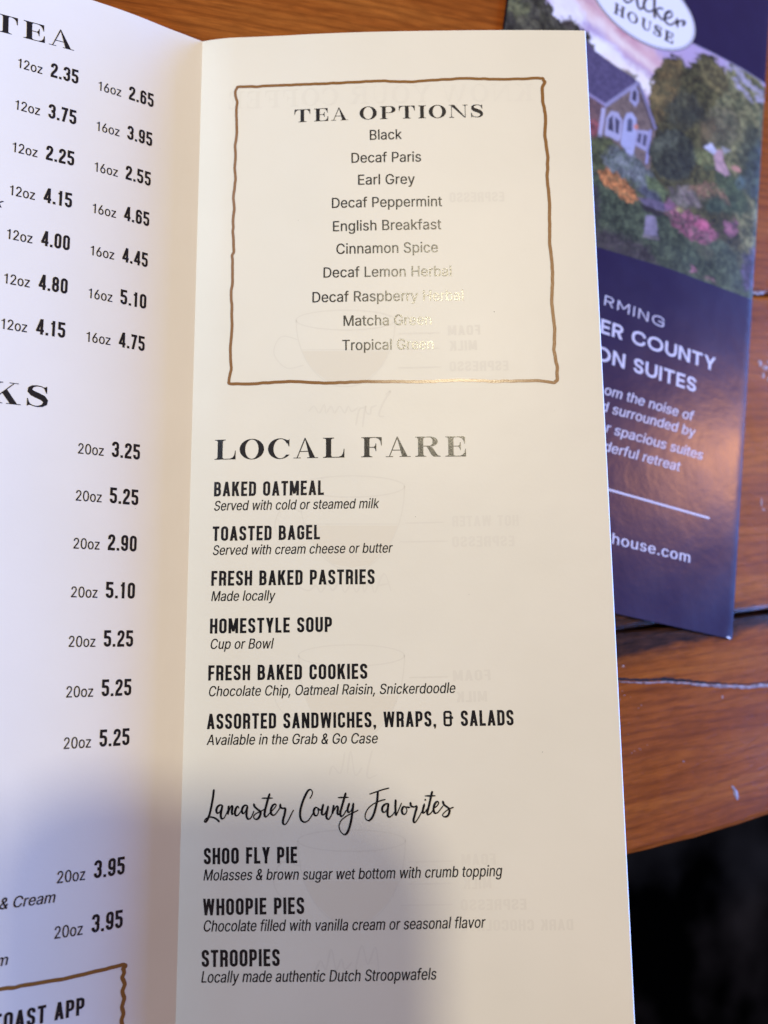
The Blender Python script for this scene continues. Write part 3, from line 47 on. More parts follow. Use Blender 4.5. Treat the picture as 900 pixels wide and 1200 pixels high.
GLYPHS = r'''A480:16,0 201,509 276,509 463,0 395,0 287,302 264,372 232,478 245,478 213,371 191,302 85,0|110,142 110,199 370,199 370,142
B456:60,0 60,509 241,509 289,504 329,491 359,469 381,442 394,410 398,374 395,344 387,320 373,301 356,286 336,275 315,267 315,262 339,257 363,245 385,227 402,203 414,173 418,136 413,100 400,67 377,39 344,18 301,4 247,0|125,57 245,57 296,63 330,80 349,105 355,137 352,161 342,184 327,203 306,218 279,228 248,231 125,231|125,285 238,285 265,288 288,296 308,309 323,326 333,348 336,372 330,403 313,429 283,446 240,452 125,452
C510:267,-7 205,1 150,25 104,63 70,115 48,179 40,254 48,329 70,393 104,445 150,484 205,508 267,516 305,513 340,504 373,490 402,471 427,447 448,418 463,385 473,348 408,348 401,373 389,395 375,413 357,428 337,440 315,449 292,454 267,456 223,450 184,432 150,403 125,364 109,314 103,254 109,194 125,145 151,105 184,76 223,59 267,53 292,55 315,60 337,69 357,81 375,96 389,114 401,136 408,160 473,160 463,124 448,91 428,62 402,38 373,19 341,5 305,-4
D502:219,0 96,0 96,57 215,57 272,63 318,81 354,110 379,149 394,198 399,255 394,312 379,361 354,399 320,428 275,446 221,452 93,452 93,509 225,509 294,501 353,478 385,455 412,426 433,391 455,329 462,255 455,181 433,119 411,83 384,54 351,31 291,8|125,509 125,0 60,0 60,509
E419:60,0 60,509 372,509 372,452 125,452 125,286 355,286 355,229 125,229 125,57 375,57 375,0
F410:60,0 60,509 369,509 369,452 125,452 125,278 346,278 346,221 125,221 125,0
G520:269,-7 205,1 149,25 104,64 69,116 47,179 40,254 47,329 69,393 103,445 149,484 203,508 265,516 304,513 340,504 374,489 403,469 429,445 449,416 465,384 474,349 408,349 399,372 387,393 373,411 356,427 337,439 315,448 291,454 265,456 222,450 183,432 150,404 125,364 109,314 103,254 109,194 125,145 151,105 184,76 224,59 269,53 309,57 345,71 374,93 396,123 410,160 415,202 434,199 283,199 283,256 478,256 478,200 471,141 451,91 419,50 377,19 326,0
H517:60,0 60,509 125,509 125,289 392,289 392,509 457,509 457,0 392,0 392,232 125,232 125,0
I301:31,0 31,57 118,57 118,452 31,452 31,509 269,509 269,452 183,452 183,57 269,57 269,0
K467:104,145 104,216 139,261 174,303 212,344 364,509 448,509 231,276 228,276|60,0 60,509 125,509 125,334 124,225 125,193 125,0|372,0 188,259 228,309 449,0
L393:60,0 60,509 125,509 125,57 361,57 361,0
M628:60,0 60,509 152,509 277,187 287,159 299,123 311,84 322,49 307,49 318,83 330,121 342,158 352,187 476,509 568,509 568,0 504,0 504,291 504,327 505,369 506,413 507,457 513,457 498,409 482,363 467,322 456,291 342,0 286,0 170,291 159,321 145,361 129,408 112,457 119,457 120,416 121,372 122,328 122,291 122,0
N523:60,0 60,509 136,509 343,183 363,151 388,107 414,55 405,54 401,108 399,157 399,195 399,509 463,509 463,0 387,0 202,290 177,331 148,381 108,452 119,454 122,384 124,328 125,291 125,0
O533:267,-7 205,1 150,25 105,63 70,115 48,179 40,254 48,329 70,393 105,445 150,484 205,508 267,516 329,508 384,484 429,445 464,393 486,329 493,254 486,179 464,115 429,63 384,25 329,1|267,53 310,59 349,76 383,105 408,144 425,194 430,254 425,314 408,365 383,404 349,433 310,450 267,456 223,450 184,433 151,404 125,364 109,314 103,254 109,194 125,144 151,105 184,76 223,59
P445:60,0 60,509 235,509 289,503 332,487 366,462 390,430 404,391 409,348 404,304 390,265 366,233 332,207 289,191 235,186 109,186 109,242 233,242 269,246 297,256 318,272 333,294 342,319 344,348 342,376 333,402 318,423 297,439 268,449 232,452 125,452 125,0
R449:60,0 60,509 236,509 290,504 333,489 367,465 390,433 405,395 409,352 405,309 390,271 367,240 333,217 289,203 236,198 96,198 96,255 234,255 269,258 298,267 319,281 334,300 342,324 345,352 342,380 334,405 319,425 298,440 269,449 233,452 125,452 125,0|353,0 230,229 303,229 428,0
S447:224,-9 172,-4 128,9 91,31 64,60 46,96 38,137 104,137 110,110 123,88 142,71 166,59 194,52 224,49 257,52 286,60 311,74 329,92 341,114 346,139 342,161 332,179 316,193 296,205 245,222 184,239 128,260 86,289 67,313 56,341 52,372 58,413 75,448 102,476 138,498 180,511 227,516 275,511 316,498 351,476 377,449 394,415 401,378 337,378 326,412 302,437 267,453 225,459 194,456 167,448 145,435 129,418 118,398 115,376 119,352 131,334 148,319 169,308 212,293 264,279 312,264 336,252 359,238 379,220 395,198 405,171 408,139 403,99 386,64 360,34 323,11 278,-4
T449:32,452 32,509 417,509 417,452 257,452 257,0 193,0 193,452
W686:155,0 16,509 82,509 163,196 175,145 187,94 197,40 189,40 200,94 211,145 224,196 306,509 380,509 462,196 474,145 486,94 497,40 488,40 499,94 510,145 523,196 603,509 670,509 530,0 455,0 368,323 351,391 336,475 350,475 335,395 318,323 230,0
Y472:203,0 203,208 16,509 91,509 192,344 222,292 250,230 224,230 251,293 280,344 381,509 455,509 268,208 268,0
a389:160,-9 126,-5 94,5 68,22 48,45 35,73 30,108 34,138 43,161 58,179 78,193 100,203 125,211 178,220 234,227 252,230 265,235 273,243 276,255 276,257 273,279 267,297 256,311 240,322 220,329 196,331 171,329 149,322 132,313 118,301 107,288 100,274 41,291 57,322 79,346 104,364 133,375 163,382 194,384 239,379 263,372 286,360 306,343 322,320 333,290 337,251 337,0 277,0 277,52 272,52 252,25 236,12 215,1 190,-6|170,45 202,49 228,59 248,74 263,93 272,115 276,138 276,190 259,182 231,176 200,171 175,168 134,159 117,150 103,139 95,124 92,105 94,87 102,72 114,61 130,52 149,47
b424:229,-8 198,-5 172,4 153,17 138,31 118,59 112,59 112,0 53,0 53,509 114,509 114,319 118,319 137,346 152,360 171,373 197,381 229,384 274,378 313,361 345,332 370,293 385,245 390,189 385,133 370,84 346,45 313,16 274,-2|220,47 253,51 279,66 301,88 316,117 325,151 328,189 325,227 316,261 301,290 280,311 253,325 220,330 188,325 161,312 140,291 125,263 116,229 113,189 116,150 125,115 140,86 162,65 188,51
c396:207,-8 159,-2 117,16 82,46 56,85 40,133 34,187 40,243 56,291 82,330 117,360 159,378 207,384 234,383 260,377 284,368 305,356 324,341 340,322 353,301 362,277 303,262 290,289 270,311 242,325 207,330 173,325 145,310 124,287 108,258 99,224 96,187 99,151 108,117 124,89 145,66 173,51 207,46 243,52 271,66 292,89 304,117 363,102 354,78 341,56 325,37 306,21 285,9 261,-1 235,-6
d424:195,-8 151,-2 111,16 79,45 55,84 39,133 34,189 39,245 55,293 79,332 112,361 151,378 196,384 228,381 253,373 272,360 287,346 306,319 311,319 311,509 372,509 372,0 313,0 313,59 307,59 287,31 272,17 252,4 227,-5|205,47 236,51 263,65 284,86 299,115 309,150 312,189 309,229 300,263 284,291 263,312 237,325 205,330 172,325 145,311 124,290 108,261 99,227 96,189 99,151 109,117 124,88 145,66 172,51
e404:212,-8 161,-2 117,16 82,46 56,85 40,132 34,187 39,242 55,290 81,329 115,359 157,378 205,384 236,382 266,374 294,361 319,341 341,315 357,282 368,242 371,194 371,169 75,169 75,221 338,221 310,202 307,237 298,269 283,294 263,314 237,326 205,330 173,326 146,313 125,294 109,270 99,241 96,211 96,178 100,139 110,106 128,80 151,61 179,50 212,46 234,48 254,53 271,61 285,73 297,88 306,105 365,91 353,63 335,39 311,19 283,4 249,-5
f254:228,379 228,327 6,327 6,379|81,0 81,432 84,461 96,486 113,505 135,519 161,527 187,530 222,527 243,521 227,468 215,472 195,474 171,470 154,460 145,443 142,419 142,0
g425:207,-151 168,-148 134,-140 105,-127 82,-110 64,-91 51,-69 101,-41 122,-66 136,-78 154,-88 178,-95 207,-97 249,-92 282,-75 298,-58 308,-34 311,-6 311,68 306,68 287,41 272,28 252,16 227,8 195,5 152,10 113,27 80,53 55,90 39,136 34,191 39,246 55,293 80,332 112,361 152,378 196,384 228,382 253,373 273,360 288,346 308,319 313,319 313,379 372,379 372,-9 367,-54 350,-90 324,-117 291,-136 251,-147|205,59 237,63 264,75 285,95 300,121 309,154 312,193 309,231 300,264 285,291 264,312 237,325 205,330 172,325 145,312 124,290 109,262 99,229 96,193 99,155 109,123 124,96 145,76 172,63
h410:114,227 114,0 53,0 53,509 114,509 114,287 102,287 124,332 152,362 187,379 227,384 264,380 295,369 321,349 341,321 353,285 357,240 357,0 296,0 296,235 290,275 273,304 246,323 210,329 184,326 161,317 141,303 126,283 117,257
i167:53,0 53,379 114,379 114,0|84,443 67,446 54,455 44,468 41,483 44,499 54,512 67,521 84,524 100,521 114,512 123,499 126,483 123,468 114,455 100,446
j167:53,379 114,379 114,-30 111,-63 102,-90 86,-113 65,-129 37,-139 4,-143 -10,-143 -10,-87 2,-87 25,-83 40,-72 50,-54 53,-29|83,443 67,446 53,455 44,468 41,483 44,499 53,512 67,521 83,524 100,521 114,512 123,499 126,483 123,468 114,455 100,446
k381:110,137 110,212 121,212 284,379 360,379 184,199 177,199|53,0 53,509 114,509 114,0|294,0 148,186 191,229 372,0
l189:139,-2 101,3 74,20 58,47 53,84 53,509 114,509 114,99 115,77 120,62 130,54 146,52 160,53 170,54 181,3 162,-1
m610:53,0 53,379 112,379 112,295 108,295 118,323 132,346 151,363 172,376 195,384 219,386 257,380 287,361 309,331 321,295 312,295 322,321 337,343 357,361 381,375 407,383 437,386 468,383 497,372 522,354 541,328 553,296 557,255 557,0 496,0 496,254 490,289 473,313 447,326 419,330 395,328 374,320 358,307 345,290 338,270 335,247 335,0 274,0 274,260 269,288 253,311 229,326 199,330 178,328 158,320 140,307 126,289 117,266 114,238 114,0
n410:114,227 114,0 53,0 53,379 112,379 112,287 102,287 124,332 152,362 187,379 227,384 264,380 295,369 321,349 341,321 353,285 357,240 357,0 296,0 296,235 290,275 273,304 246,323 210,329 184,326 161,317 141,303 126,283 117,257
o415:207,-8 159,-2 117,16 82,46 56,85 40,133 34,187 40,243 56,291 82,330 117,360 159,378 207,384 256,378 299,360 333,330 359,291 376,243 381,187 376,133 359,85 333,46 299,16 256,-2|207,46 242,51 270,66 292,89 307,117 316,151 319,187 316,224 307,258 292,287 270,310 242,325 207,330 173,325 145,310 124,287 108,258 99,224 96,187 99,151 108,117 124,89 145,66 173,51
p424:53,-143 53,379 112,379 112,319 118,319 137,346 152,360 171,373 197,381 229,384 274,378 313,361 345,332 370,293 385,245 390,189 385,133 370,84 346,45 313,16 274,-2 229,-8 198,-5 173,4 153,17 138,31 118,59 114,59 114,-143|220,47 253,51 279,66 301,88 316,117 325,151 328,189 325,227 316,261 301,290 280,311 253,325 220,330 188,325 161,312 140,291 125,263 116,229 113,189 116,150 125,115 140,86 162,65 188,51
r259:53,0 53,379 112,379 112,321 115,321 130,347 152,367 181,380 213,385 229,384 243,384 243,322 230,324 207,326 182,323 159,315 140,301 126,284 117,262 114,237 114,0
s365:182,-8 145,-5 112,3 84,18 62,38 45,63 36,94 94,107 105,79 124,60 150,49 181,45 217,50 244,62 262,81 268,103 265,121 254,136 237,147 212,155 149,170 104,186 72,208 53,237 47,274 51,305 65,332 87,354 115,370 149,381 187,384 223,381 254,372 279,358 299,339 314,316 324,290 268,277 258,298 243,316 219,328 187,333 156,329 131,317 114,299 109,277 112,258 124,243 144,232 172,223 229,209 275,194 306,171 325,142 331,107 326,75 312,47 290,24 260,6 223,-5
t227:204,379 204,327 6,327 6,379|65,471 126,471 126,98 128,76 136,61 150,53 170,50 185,51 202,54 213,2 192,-3 168,-4 125,2 92,21 72,52 65,93
u410:182,-5 146,-1 115,11 89,31 69,59 57,95 53,139 53,379 114,379 114,144 119,105 137,75 164,56 200,50 226,53 249,62 268,77 283,97 293,122 296,153 296,379 357,379 357,0 298,0 298,92 307,92 286,47 257,17 222,0
v389:163,0 17,379 84,379 165,155 187,87 206,21 184,21 203,87 224,155 305,379 371,379 226,0
w567:138,0 23,379 87,379 133,214 154,137 175,41 165,41 186,135 206,214 252,379 316,379 362,214 382,136 402,41 391,41 413,135 434,214 480,379 545,379 429,0 368,0 319,172 305,225 291,280 277,338 291,338 277,280 263,225 248,172 199,0
y389:47,-139 61,-86 71,-87 88,-90 104,-89 118,-84 130,-74 141,-58 151,-36 163,-1 17,379 84,379 165,155 187,87 206,21 184,21 202,87 224,155 305,379 371,379 204,-58 191,-85 177,-107 159,-124 139,-136 117,-143 91,-145 65,-143
z380:42,0 42,46 254,320 254,323 48,323 48,379 333,379 333,331 126,60 126,56 339,56 339,0
0453:227,-7 174,1 130,24 95,62 69,113 53,178 48,254 53,330 69,395 95,447 130,484 174,508 227,516 279,508 323,484 358,447 384,395 400,330 405,254 400,178 384,113 359,62 323,24 279,1|227,50 261,56 290,74 313,103 330,144 340,194 344,254 340,314 330,365 313,405 290,435 261,453 227,460 192,453 163,435 140,405 123,365 113,314 109,254 113,194 123,144 140,103 163,74 192,56
1453:76,0 76,55 391,55 391,0|276,509 276,0 212,0 212,448 209,448 86,358 86,427 198,509
2453:64,0 64,47 234,229 282,282 299,305 311,327 318,348 320,371 317,397 308,419 293,436 273,449 250,457 224,460 196,457 172,447 153,433 139,413 130,390 127,362 66,362 71,405 86,442 111,473 143,496 182,511 225,516 268,511 306,497 337,474 361,445 376,411 381,372 378,345 371,318 357,290 336,259 267,180 153,60 153,57 389,57 389,0
3453:218,-7 173,-3 133,10 98,30 70,57 52,91 44,132 109,132 115,107 126,87 144,71 165,59 191,52 219,50 248,53 275,61 297,74 315,93 325,116 329,145 326,172 316,196 299,217 275,234 242,244 201,248 157,248 157,299 288,448 288,452 70,452 70,509 372,509 372,461 211,278 211,289 264,288 308,276 344,253 371,222 387,186 393,145 387,103 370,66 344,36 309,12 266,-2
4453:40,105 40,158 247,509 311,509 109,166 109,163 413,163 413,105|282,0 282,121 282,146 282,318 343,318 343,0
5453:221,-7 178,-2 140,11 108,32 83,60 66,93 60,130 122,130 127,108 138,89 154,73 173,60 196,52 221,50 250,53 276,64 298,82 314,104 324,131 328,162 324,193 314,221 297,244 275,262 248,273 218,277 192,275 167,268 145,258 128,246 67,253 96,509 366,509 366,452 151,452 134,301 136,301 155,315 178,325 203,331 229,334 263,330 294,321 321,306 345,285 364,260 379,231 388,199 391,163 385,117 369,76 343,41 309,15 268,-1
6453:226,-7 182,-1 142,15 109,40 84,74 69,115 64,162 68,199 80,239 102,285 137,340 252,509 322,509 151,261 145,261 154,275 165,288 179,299 196,307 214,312 235,314 278,309 316,295 346,271 370,240 384,201 389,157 384,112 368,73 343,39 310,14 271,-2|226,48 254,52 279,63 299,79 314,101 324,128 327,157 324,187 314,213 299,235 279,251 254,262 226,265 198,262 174,252 153,235 138,214 128,188 125,158 128,128 138,102 153,79 174,63 198,52
7453:97,0 323,448 323,452 62,452 62,509 391,509 391,449 165,0
8453:226,-7 178,-2 136,11 101,33 74,62 57,96 52,135 55,166 65,195 81,220 101,241 125,256 153,265 153,267 119,282 93,308 76,342 70,380 75,417 90,450 114,477 146,498 184,511 226,516 269,511 306,498 337,477 361,450 377,417 382,380 376,342 359,308 333,282 300,267 300,265 327,256 351,241 372,220 387,195 397,166 401,135 395,96 378,62 352,33 317,11 275,-2|226,49 258,52 285,60 307,74 323,91 333,113 337,139 333,165 322,189 305,208 283,223 256,232 226,235 196,232 169,223 147,208 130,189 119,165 115,139 119,113 129,91 145,74 167,60 195,52|226,290 252,292 274,300 293,313 307,330 316,351 319,376 316,399 308,420 294,437 275,449 252,457 226,460 200,457 177,449 159,437 145,420 136,399 133,376 136,351 145,330 159,313 178,300 201,292
9453:226,516 271,510 310,494 343,468 368,434 384,393 389,347 385,309 373,270 350,224 315,168 200,0 130,0 301,248 307,248 299,234 287,221 273,210 257,202 238,196 218,195 175,199 137,214 106,237 83,269 68,307 64,352 69,397 85,436 110,469 143,494 182,510|226,460 199,457 174,446 154,429 138,407 129,381 125,352 129,322 138,295 154,274 174,257 199,247 226,243 254,247 279,257 299,273 314,295 324,321 327,350 324,381 314,407 299,429 279,446 254,457
&448:197,-7 150,-2 110,12 78,34 54,62 39,96 34,133 37,163 47,189 63,213 85,235 140,279 216,335 237,352 255,375 260,389 262,405 258,427 245,445 226,457 201,461 184,459 168,453 155,444 145,431 139,416 137,399 139,380 145,363 169,327 204,284 438,0 364,0 171,231 121,293 102,319 87,344 78,370 75,398 79,430 91,458 109,481 134,499 165,510 200,513 235,510 266,499 290,482 308,459 320,433 324,404 322,382 315,362 305,342 291,325 256,293 154,217 128,195 110,174 100,154 97,131 100,108 109,87 124,70 143,57 166,49 193,46 223,50 251,59 278,75 301,95 321,121 336,151 346,186 349,224 408,224 405,180 397,144 385,115 371,92 345,62 333,47 305,23 271,7 234,-3
,188:38,-119 68,71 137,71 84,-119
.188:95,-4 78,-1 63,9 53,24 50,41 53,59 63,73 78,83 95,87 113,83 128,73 138,59 141,41 138,24 128,9 113,-1
'''

# ------------------------------------------------------------------ helpers
def mat(name, color, rough=0.5, spec=0.5, **kw):
    m = bpy.data.materials.new(name); m.use_nodes = True
    b = m.node_tree.nodes['Principled BSDF']
    b.inputs['Base Color'].default_value = (*color, 1); b.inputs['Roughness'].default_value = rough
    b.inputs['Specular IOR Level'].default_value = spec
    for k, v in kw.items(): b.inputs[k.replace('_', ' ')].default_value = v
    return m
def nodes(m): return m.node_tree.nodes, m.node_tree.links, m.node_tree.nodes['Principled BSDF']
def obj(name, verts, faces, m, parent=None, smooth=False):
    me = bpy.data.meshes.new(name); me.from_pydata([tuple(v) for v in verts], [], faces); me.update()
    me.materials.append(m)
    if smooth: me.polygons.foreach_set('use_smooth', [True] * len(me.polygons))
    o = bpy.data.objects.new(name, me); COL.objects.link(o)
    if parent: o.parent = parent
    return o
def thing(name, label, cat, loc=(0, 0, 0), group=None):
    o = bpy.data.objects.new(name, None); COL.objects.link(o); o.location = loc
    o.empty_display_size = 0.02
    o['label'] = label; o['category'] = cat
    if group: o['group'] = group
    return o

# ------------------------------------------------------------------ materials
def paper_material():
    m = mat('coated_card', (0.80, 0.775, 0.70), 0.42, 0.35); N, L, B = nodes(m)
    tc = N.new('ShaderNodeTexCoord')
    n = N.new('ShaderNodeTexNoise'); n.inputs['Scale'].default_value = 900; n.inputs['Detail'].default_value = 4
    n2 = N.new('ShaderNodeTexNoise'); n2.inputs['Scale'].default_value = 28; n2.inputs['Detail'].default_value = 3
    L.new(tc.outputs['Object'], n.inputs['Vector']); L.new(tc.outputs['Object'], n2.inputs['Vector'])
    bp = N.new('ShaderNodeBump'); bp.inputs['Strength'].default_value = 0.10; bp.inputs['Distance'].default_value = 0.0002
    bp2 = N.new('ShaderNodeBump'); bp2.inputs['Strength'].default_value = 0.16; bp2.inputs['Distance'].default_value = 0.0025
    L.new(n.outputs['Fac'], bp.inputs['Height']); L.new(n2.outputs['Fac'], bp2.inputs['Height'])
    L.new(bp2.outputs['Normal'], bp.inputs['Normal']); L.new(bp.outputs['Normal'], B.inputs['Normal'])
    r = N.new('ShaderNodeValToRGB'); r.color_ramp.elements[0].position = 0.3; r.color_ramp.elements[1].position = 0.7
    r.color_ramp.elements[0].color = (0.785, 0.762, 0.682, 1); r.color_ramp.elements[1].color = (0.815, 0.79, 0.712, 1)
    L.new(n2.outputs['Fac'], r.inputs['Fac']); L.new(r.outputs['Color'], B.inputs['Base Color'])
    return m
def ink_material(name, color, rough, spec=0.5, bump=0.35):
    m = mat(name, color, rough, spec); N, L, B = nodes(m)
    tc = N.new('ShaderNodeTexCoord'); n = N.new('ShaderNodeTexNoise')
    n.inputs['Scale'].default_value = 2600; n.inputs['Detail'].default_value = 3
    L.new(tc.outputs['Object'], n.inputs['Vector'])
    bp = N.new('ShaderNodeBump'); bp.inputs['Strength'].default_value = bump; bp.inputs['Distance'].default_value = 0.00006
    L.new(n.outputs['Fac'], bp.inputs['Height']); L.new(bp.outputs['Normal'], B.inputs['Normal'])
    return m
M_PAPER = paper_material()
M_EDGE = mat('cut_card_edge', (0.86, 0.86, 0.86), 0.7, 0.2)
M_INK = ink_material('black_toner', (0.012, 0.012, 0.014), 0.21, 0.45)
M_BROWN = ink_material('brown_toner', (0.25, 0.112, 0.024), 0.24, 0.45)
M_GHOST = mat('show_through', (0.768, 0.741, 0.668), 0.45, 0.30)
M_GHOST_FAINT = mat('show_through_faint', (0.785, 0.760, 0.685), 0.45, 0.30)
M_GHOST_FILL = mat('show_through_tan', (0.775, 0.737, 0.648), 0.45, 0.30)
M_WHITE = mat('white_print', (0.62, 0.60, 0.66), 0.4, 0.4)
M_LOGO_WHITE = mat('badge_white', (0.72, 0.72, 0.76), 0.35, 0.5)
M_LOGO_GREY = mat('badge_grey', (0.10, 0.10, 0.12), 0.35, 0.5)

def wood_material(name, seed, dark_line=None):
    m = mat(name, (0.3, 0.1, 0.03), 0.3, 0.5); N, L, B = nodes(m)
    tc = N.new('ShaderNodeTexCoord')
    def mapping(sc, loc=(0, 0, 0), rot=0):
        mp = N.new('ShaderNodeMapping'); mp.inputs['Scale'].default_value = sc
        mp.inputs['Location'].default_value = loc; mp.inputs['Rotation'].default_value = (0, 0, rot)
        L.new(tc.outputs['Object'], mp.inputs['Vector']); return mp
    def noise(mp, scale, detail=4, dist=0.0, rough=0.55):
        n = N.new('ShaderNodeTexNoise'); n.inputs['Scale'].default_value = scale; n.inputs['Detail'].default_value = detail
        n.inputs['Distortion'].default_value = dist; n.inputs['Roughness'].default_value = rough
        L.new(mp.outputs['Vector'], n.inputs['Vector']); return n
    def ramp(src, stops):
        r = N.new('ShaderNodeValToRGB'); e = r.color_ramp.elements
        while len(e) < len(stops): e.new(0.5)
        for i, (p, c) in enumerate(stops): e[i].position = p; e[i].color = (*c, 1)
        L.new(src, r.inputs['Fac']); return r
    def mix(kind, fac, a, b):
        x = N.new('ShaderNodeMix'); x.data_type = 'RGBA'; x.blend_type = kind
        if isinstance(fac, float): x.inputs[0].default_value = fac
        else: L.new(fac, x.inputs[0])
        L.new(a, x.inputs[6]); L.new(b, x.inputs[7]); return x.outputs[2]
    # broad growth bands, running along the board and bending round knots
    broad = noise(mapping((2.2, 26, 1), (seed, seed * 2, 0)), 2.4, 5, 0.9)
    # ring lines
    wv = N.new('ShaderNodeTexWave'); wv.bands_direction = 'Y'; wv.inputs['Scale'].default_value = 88
    wv.inputs['Distortion'].default_value = 14; wv.inputs['Detail'].default_value = 3
    wv.inputs['Detail Scale'].default_value = 0.35; wv.inputs['Detail Roughness'].default_value = 0.62
    L.new(mapping((0.22, 1, 1), (seed * .3, seed * .11, 0)).outputs['Vector'], wv.inputs['Vector'])
    fib = noise(mapping((14, 620, 1), (seed, 0, 0)), 5, 6, 0.2, 0.7)
    fib2 = noise(mapping((30, 150, 1), (0, seed, 0)), 4, 4, 0.3)
    c0 = ramp(broad.outputs['Fac'], [(0.28, (0.225, 0.054, 0.006)), (0.5, (0.31, 0.082, 0.010)), (0.72, (0.385, 0.118, 0.016))])
    c1 = ramp(wv.outputs['Fac'], [(0.0, (0.50, 0.42, 0.36)), (0.30, (0.90, 0.88, 0.86)), (1, (1, 1, 1))])
    c2 = ramp(fib.outputs['Fac'], [(0.30, (0.50, 0.44, 0.42)), (0.55, (1, 1, 1)), (0.75, (1.25, 1.25, 1.2))])
    c3 = ramp(fib2.outputs['Fac'], [(0.35, (0.78, 0.76, 0.75)), (0.65, (1.1, 1.1, 1.1))])
    col = mix('MULTIPLY', 0.42, c0.outputs['Color'], c1.outputs['Color'])
    col = mix('MULTIPLY', 0.75, col, c2.outputs['Color'])
    col = mix('MULTIPLY', 0.8, col, c3.outputs['Color'])
    if dark_line is not None:                                    # charred joint along one side of the board
        sep = N.new('ShaderNodeSeparateXYZ'); L.new(tc.outputs['Object'], sep.inputs[0])
        wob = noise(mapping((26, 60, 1), (3, 1, 0)), 2.0, 5, 0.4)
        md = N.new('ShaderNodeMath'); md.operation = 'MULTIPLY_ADD'; md.inputs[1].default_value = 0.012; md.inputs[2].default_value = -dark_line - 0.006
        L.new(wob.outputs['Fac'], md.inputs[0])
        sx = N.new('ShaderNodeMath'); sx.operation = 'MULTIPLY_ADD'; sx.inputs[1].default_value = 0.055; sx.inputs[2].default_value = -0.009
        L.new(sep.outputs['X'], sx.inputs[0])
        ad = N.new('ShaderNodeMath'); ad.operation = 'ADD'; L.new(sep.outputs['Y'], ad.inputs[0]); L.new(md.outputs[0], ad.inputs[1])
        ab = N.new('ShaderNodeMath'); ab.operation = 'ABSOLUTE'; L.new(ad.outputs[0], ab.inputs[0])
        a2 = N.new('ShaderNodeMath'); a2.operation = 'ADD'; L.new(ab.outputs[0], a2.inputs[0]); L.new(sx.outputs[0], a2.inputs[1])
        dr = ramp(a2.outputs[0], [(0.0048, (1, 1, 1)), (0.0082, (0, 0, 0))])
        dk = ramp(fib2.outputs['Fac'], [(0.3, (0.010, 0.006, 0.005)), (0.7, (0.055, 0.022, 0.012))])
        col = mix('MIX', dr.outputs['Color'], col, dk.outputs['Color'])
    L.new(col, B.inputs['Base Color'])
    rr = N.new('ShaderNodeMapRange'); rr.inputs['To Min'].default_value = 0.19; rr.inputs['To Max'].default_value = 0.30
    L.new(noise(mapping((6, 12, 1)), 3, 4).outputs['Fac'], rr.inputs['Value']); L.new(rr.outputs[0], B.inputs['Roughness'])
    bp = N.new('ShaderNodeBump'); bp.inputs['Strength'].default_value = 0.2; bp.inputs['Distance'].default_value = 0.0003
    L.new(fib.outputs['Fac'], bp.inputs['Height'])
    bp2 = N.new('ShaderNodeBump'); bp2.inputs['Strength'].default_value = 0.12; bp2.inputs['Distance'].default_value = 0.0015
    L.new(fib2.outputs['Fac'], bp2.inputs['Height']); L.new(bp.outputs['Normal'], bp2.inputs['Normal']); L.new(bp2.outputs['Normal'], B.inputs['Normal'])
    B.inputs['Coat Weight'].default_value = 0.0; B.inputs['Coat Roughness'].default_value = 0.22; B.inputs['Specular IOR Level'].default_value = 0.16
    return m

# ------------------------------------------------------------------ floor
M_FLOOR = mat('dark_floor', (0.010, 0.008, 0.007), 0.95, 0.0); N_, L_, B_ = nodes(M_FLOOR)
t_ = N_.new('ShaderNodeTexCoord'); n_ = N_.new('ShaderNodeTexNoise'); n_.inputs['Scale'].default_value = 7; n_.inputs['Detail'].default_value = 5
L_.new(t_.outputs['Object'], n_.inputs['Vector'])
r_ = N_.new('ShaderNodeValToRGB'); r_.color_ramp.elements[0].position = 0.45; r_.color_ramp.elements[0].color = (0.0004, 0.0003, 0.0002, 1)
r_.color_ramp.elements[1].position = 0.8; r_.color_ramp.elements[1].color = (0.020, 0.012, 0.007, 1)
L_.new(n_.outputs['Fac'], r_.inputs['Fac']); L_.new(r_.outputs['Color'], B_.inputs['Base Color'])
FZ = -0.74
fl = obj('floor', [(-6, -6, FZ), (6, -6, FZ), (6, 6, FZ), (-6, 6, FZ)], [(0, 1, 2, 3)], M_FLOOR); fl['kind'] = 'structure'

# ------------------------------------------------------------------ table
TZ = -0.0010
TA = math.radians(6.5)
table = thing('table', 'varnished orange brown plank table under the open menu and the navy brochure', 'table', (0, 0, TZ))
table.rotation_euler = (0, 0, TA)
rng = np.random.default_rng(5)
def plank(v0, v1, m, edge_wear=0.0, u0=-0.75, u1=0.75, th=0.038):
    # long board, long edges eased and a little uneven; local frame: x along the grain
    n = 220; us = np.linspace(u0, u1, n); prof = [(0, -th), (0, -0.0022), (0.0007, -0.0007), (0.0022, 0.0)]
    def wob(k):
        a = np.zeros(n)
        for f_, am in ((4, .0003), (13, .00012), (47, .00005)): a += am * np.sin(us * f_ * 6.28 + k * f_)
        return a * (1 + edge_wear)
    wa, wb = wob(1.3 + v0 * 50), wob(4.1 + v1 * 70)
    verts = []; faces = []
    for i, u in enumerate(us):
        for d, z in prof: verts.append((u, v0 + d + wa[i], z))
        for d, z in prof[::-1]: verts.append((u, v1 - d + wb[i], z))
    k = 8
    for i in range(n - 1):
        for j in range(k):
            a, b = i * k + j, i * k + (j + 1) % k
            faces.append((a, a + k, b + k, b))
    faces.append(tuple(range(k))); faces.append(tuple(range((n - 1) * k, n * k))[::-1])
    return obj('plank', verts, faces, m, table)
vs = [-0.2700, -0.1972, -0.0712, 0.066, 0.190, 0.315, 0.44]
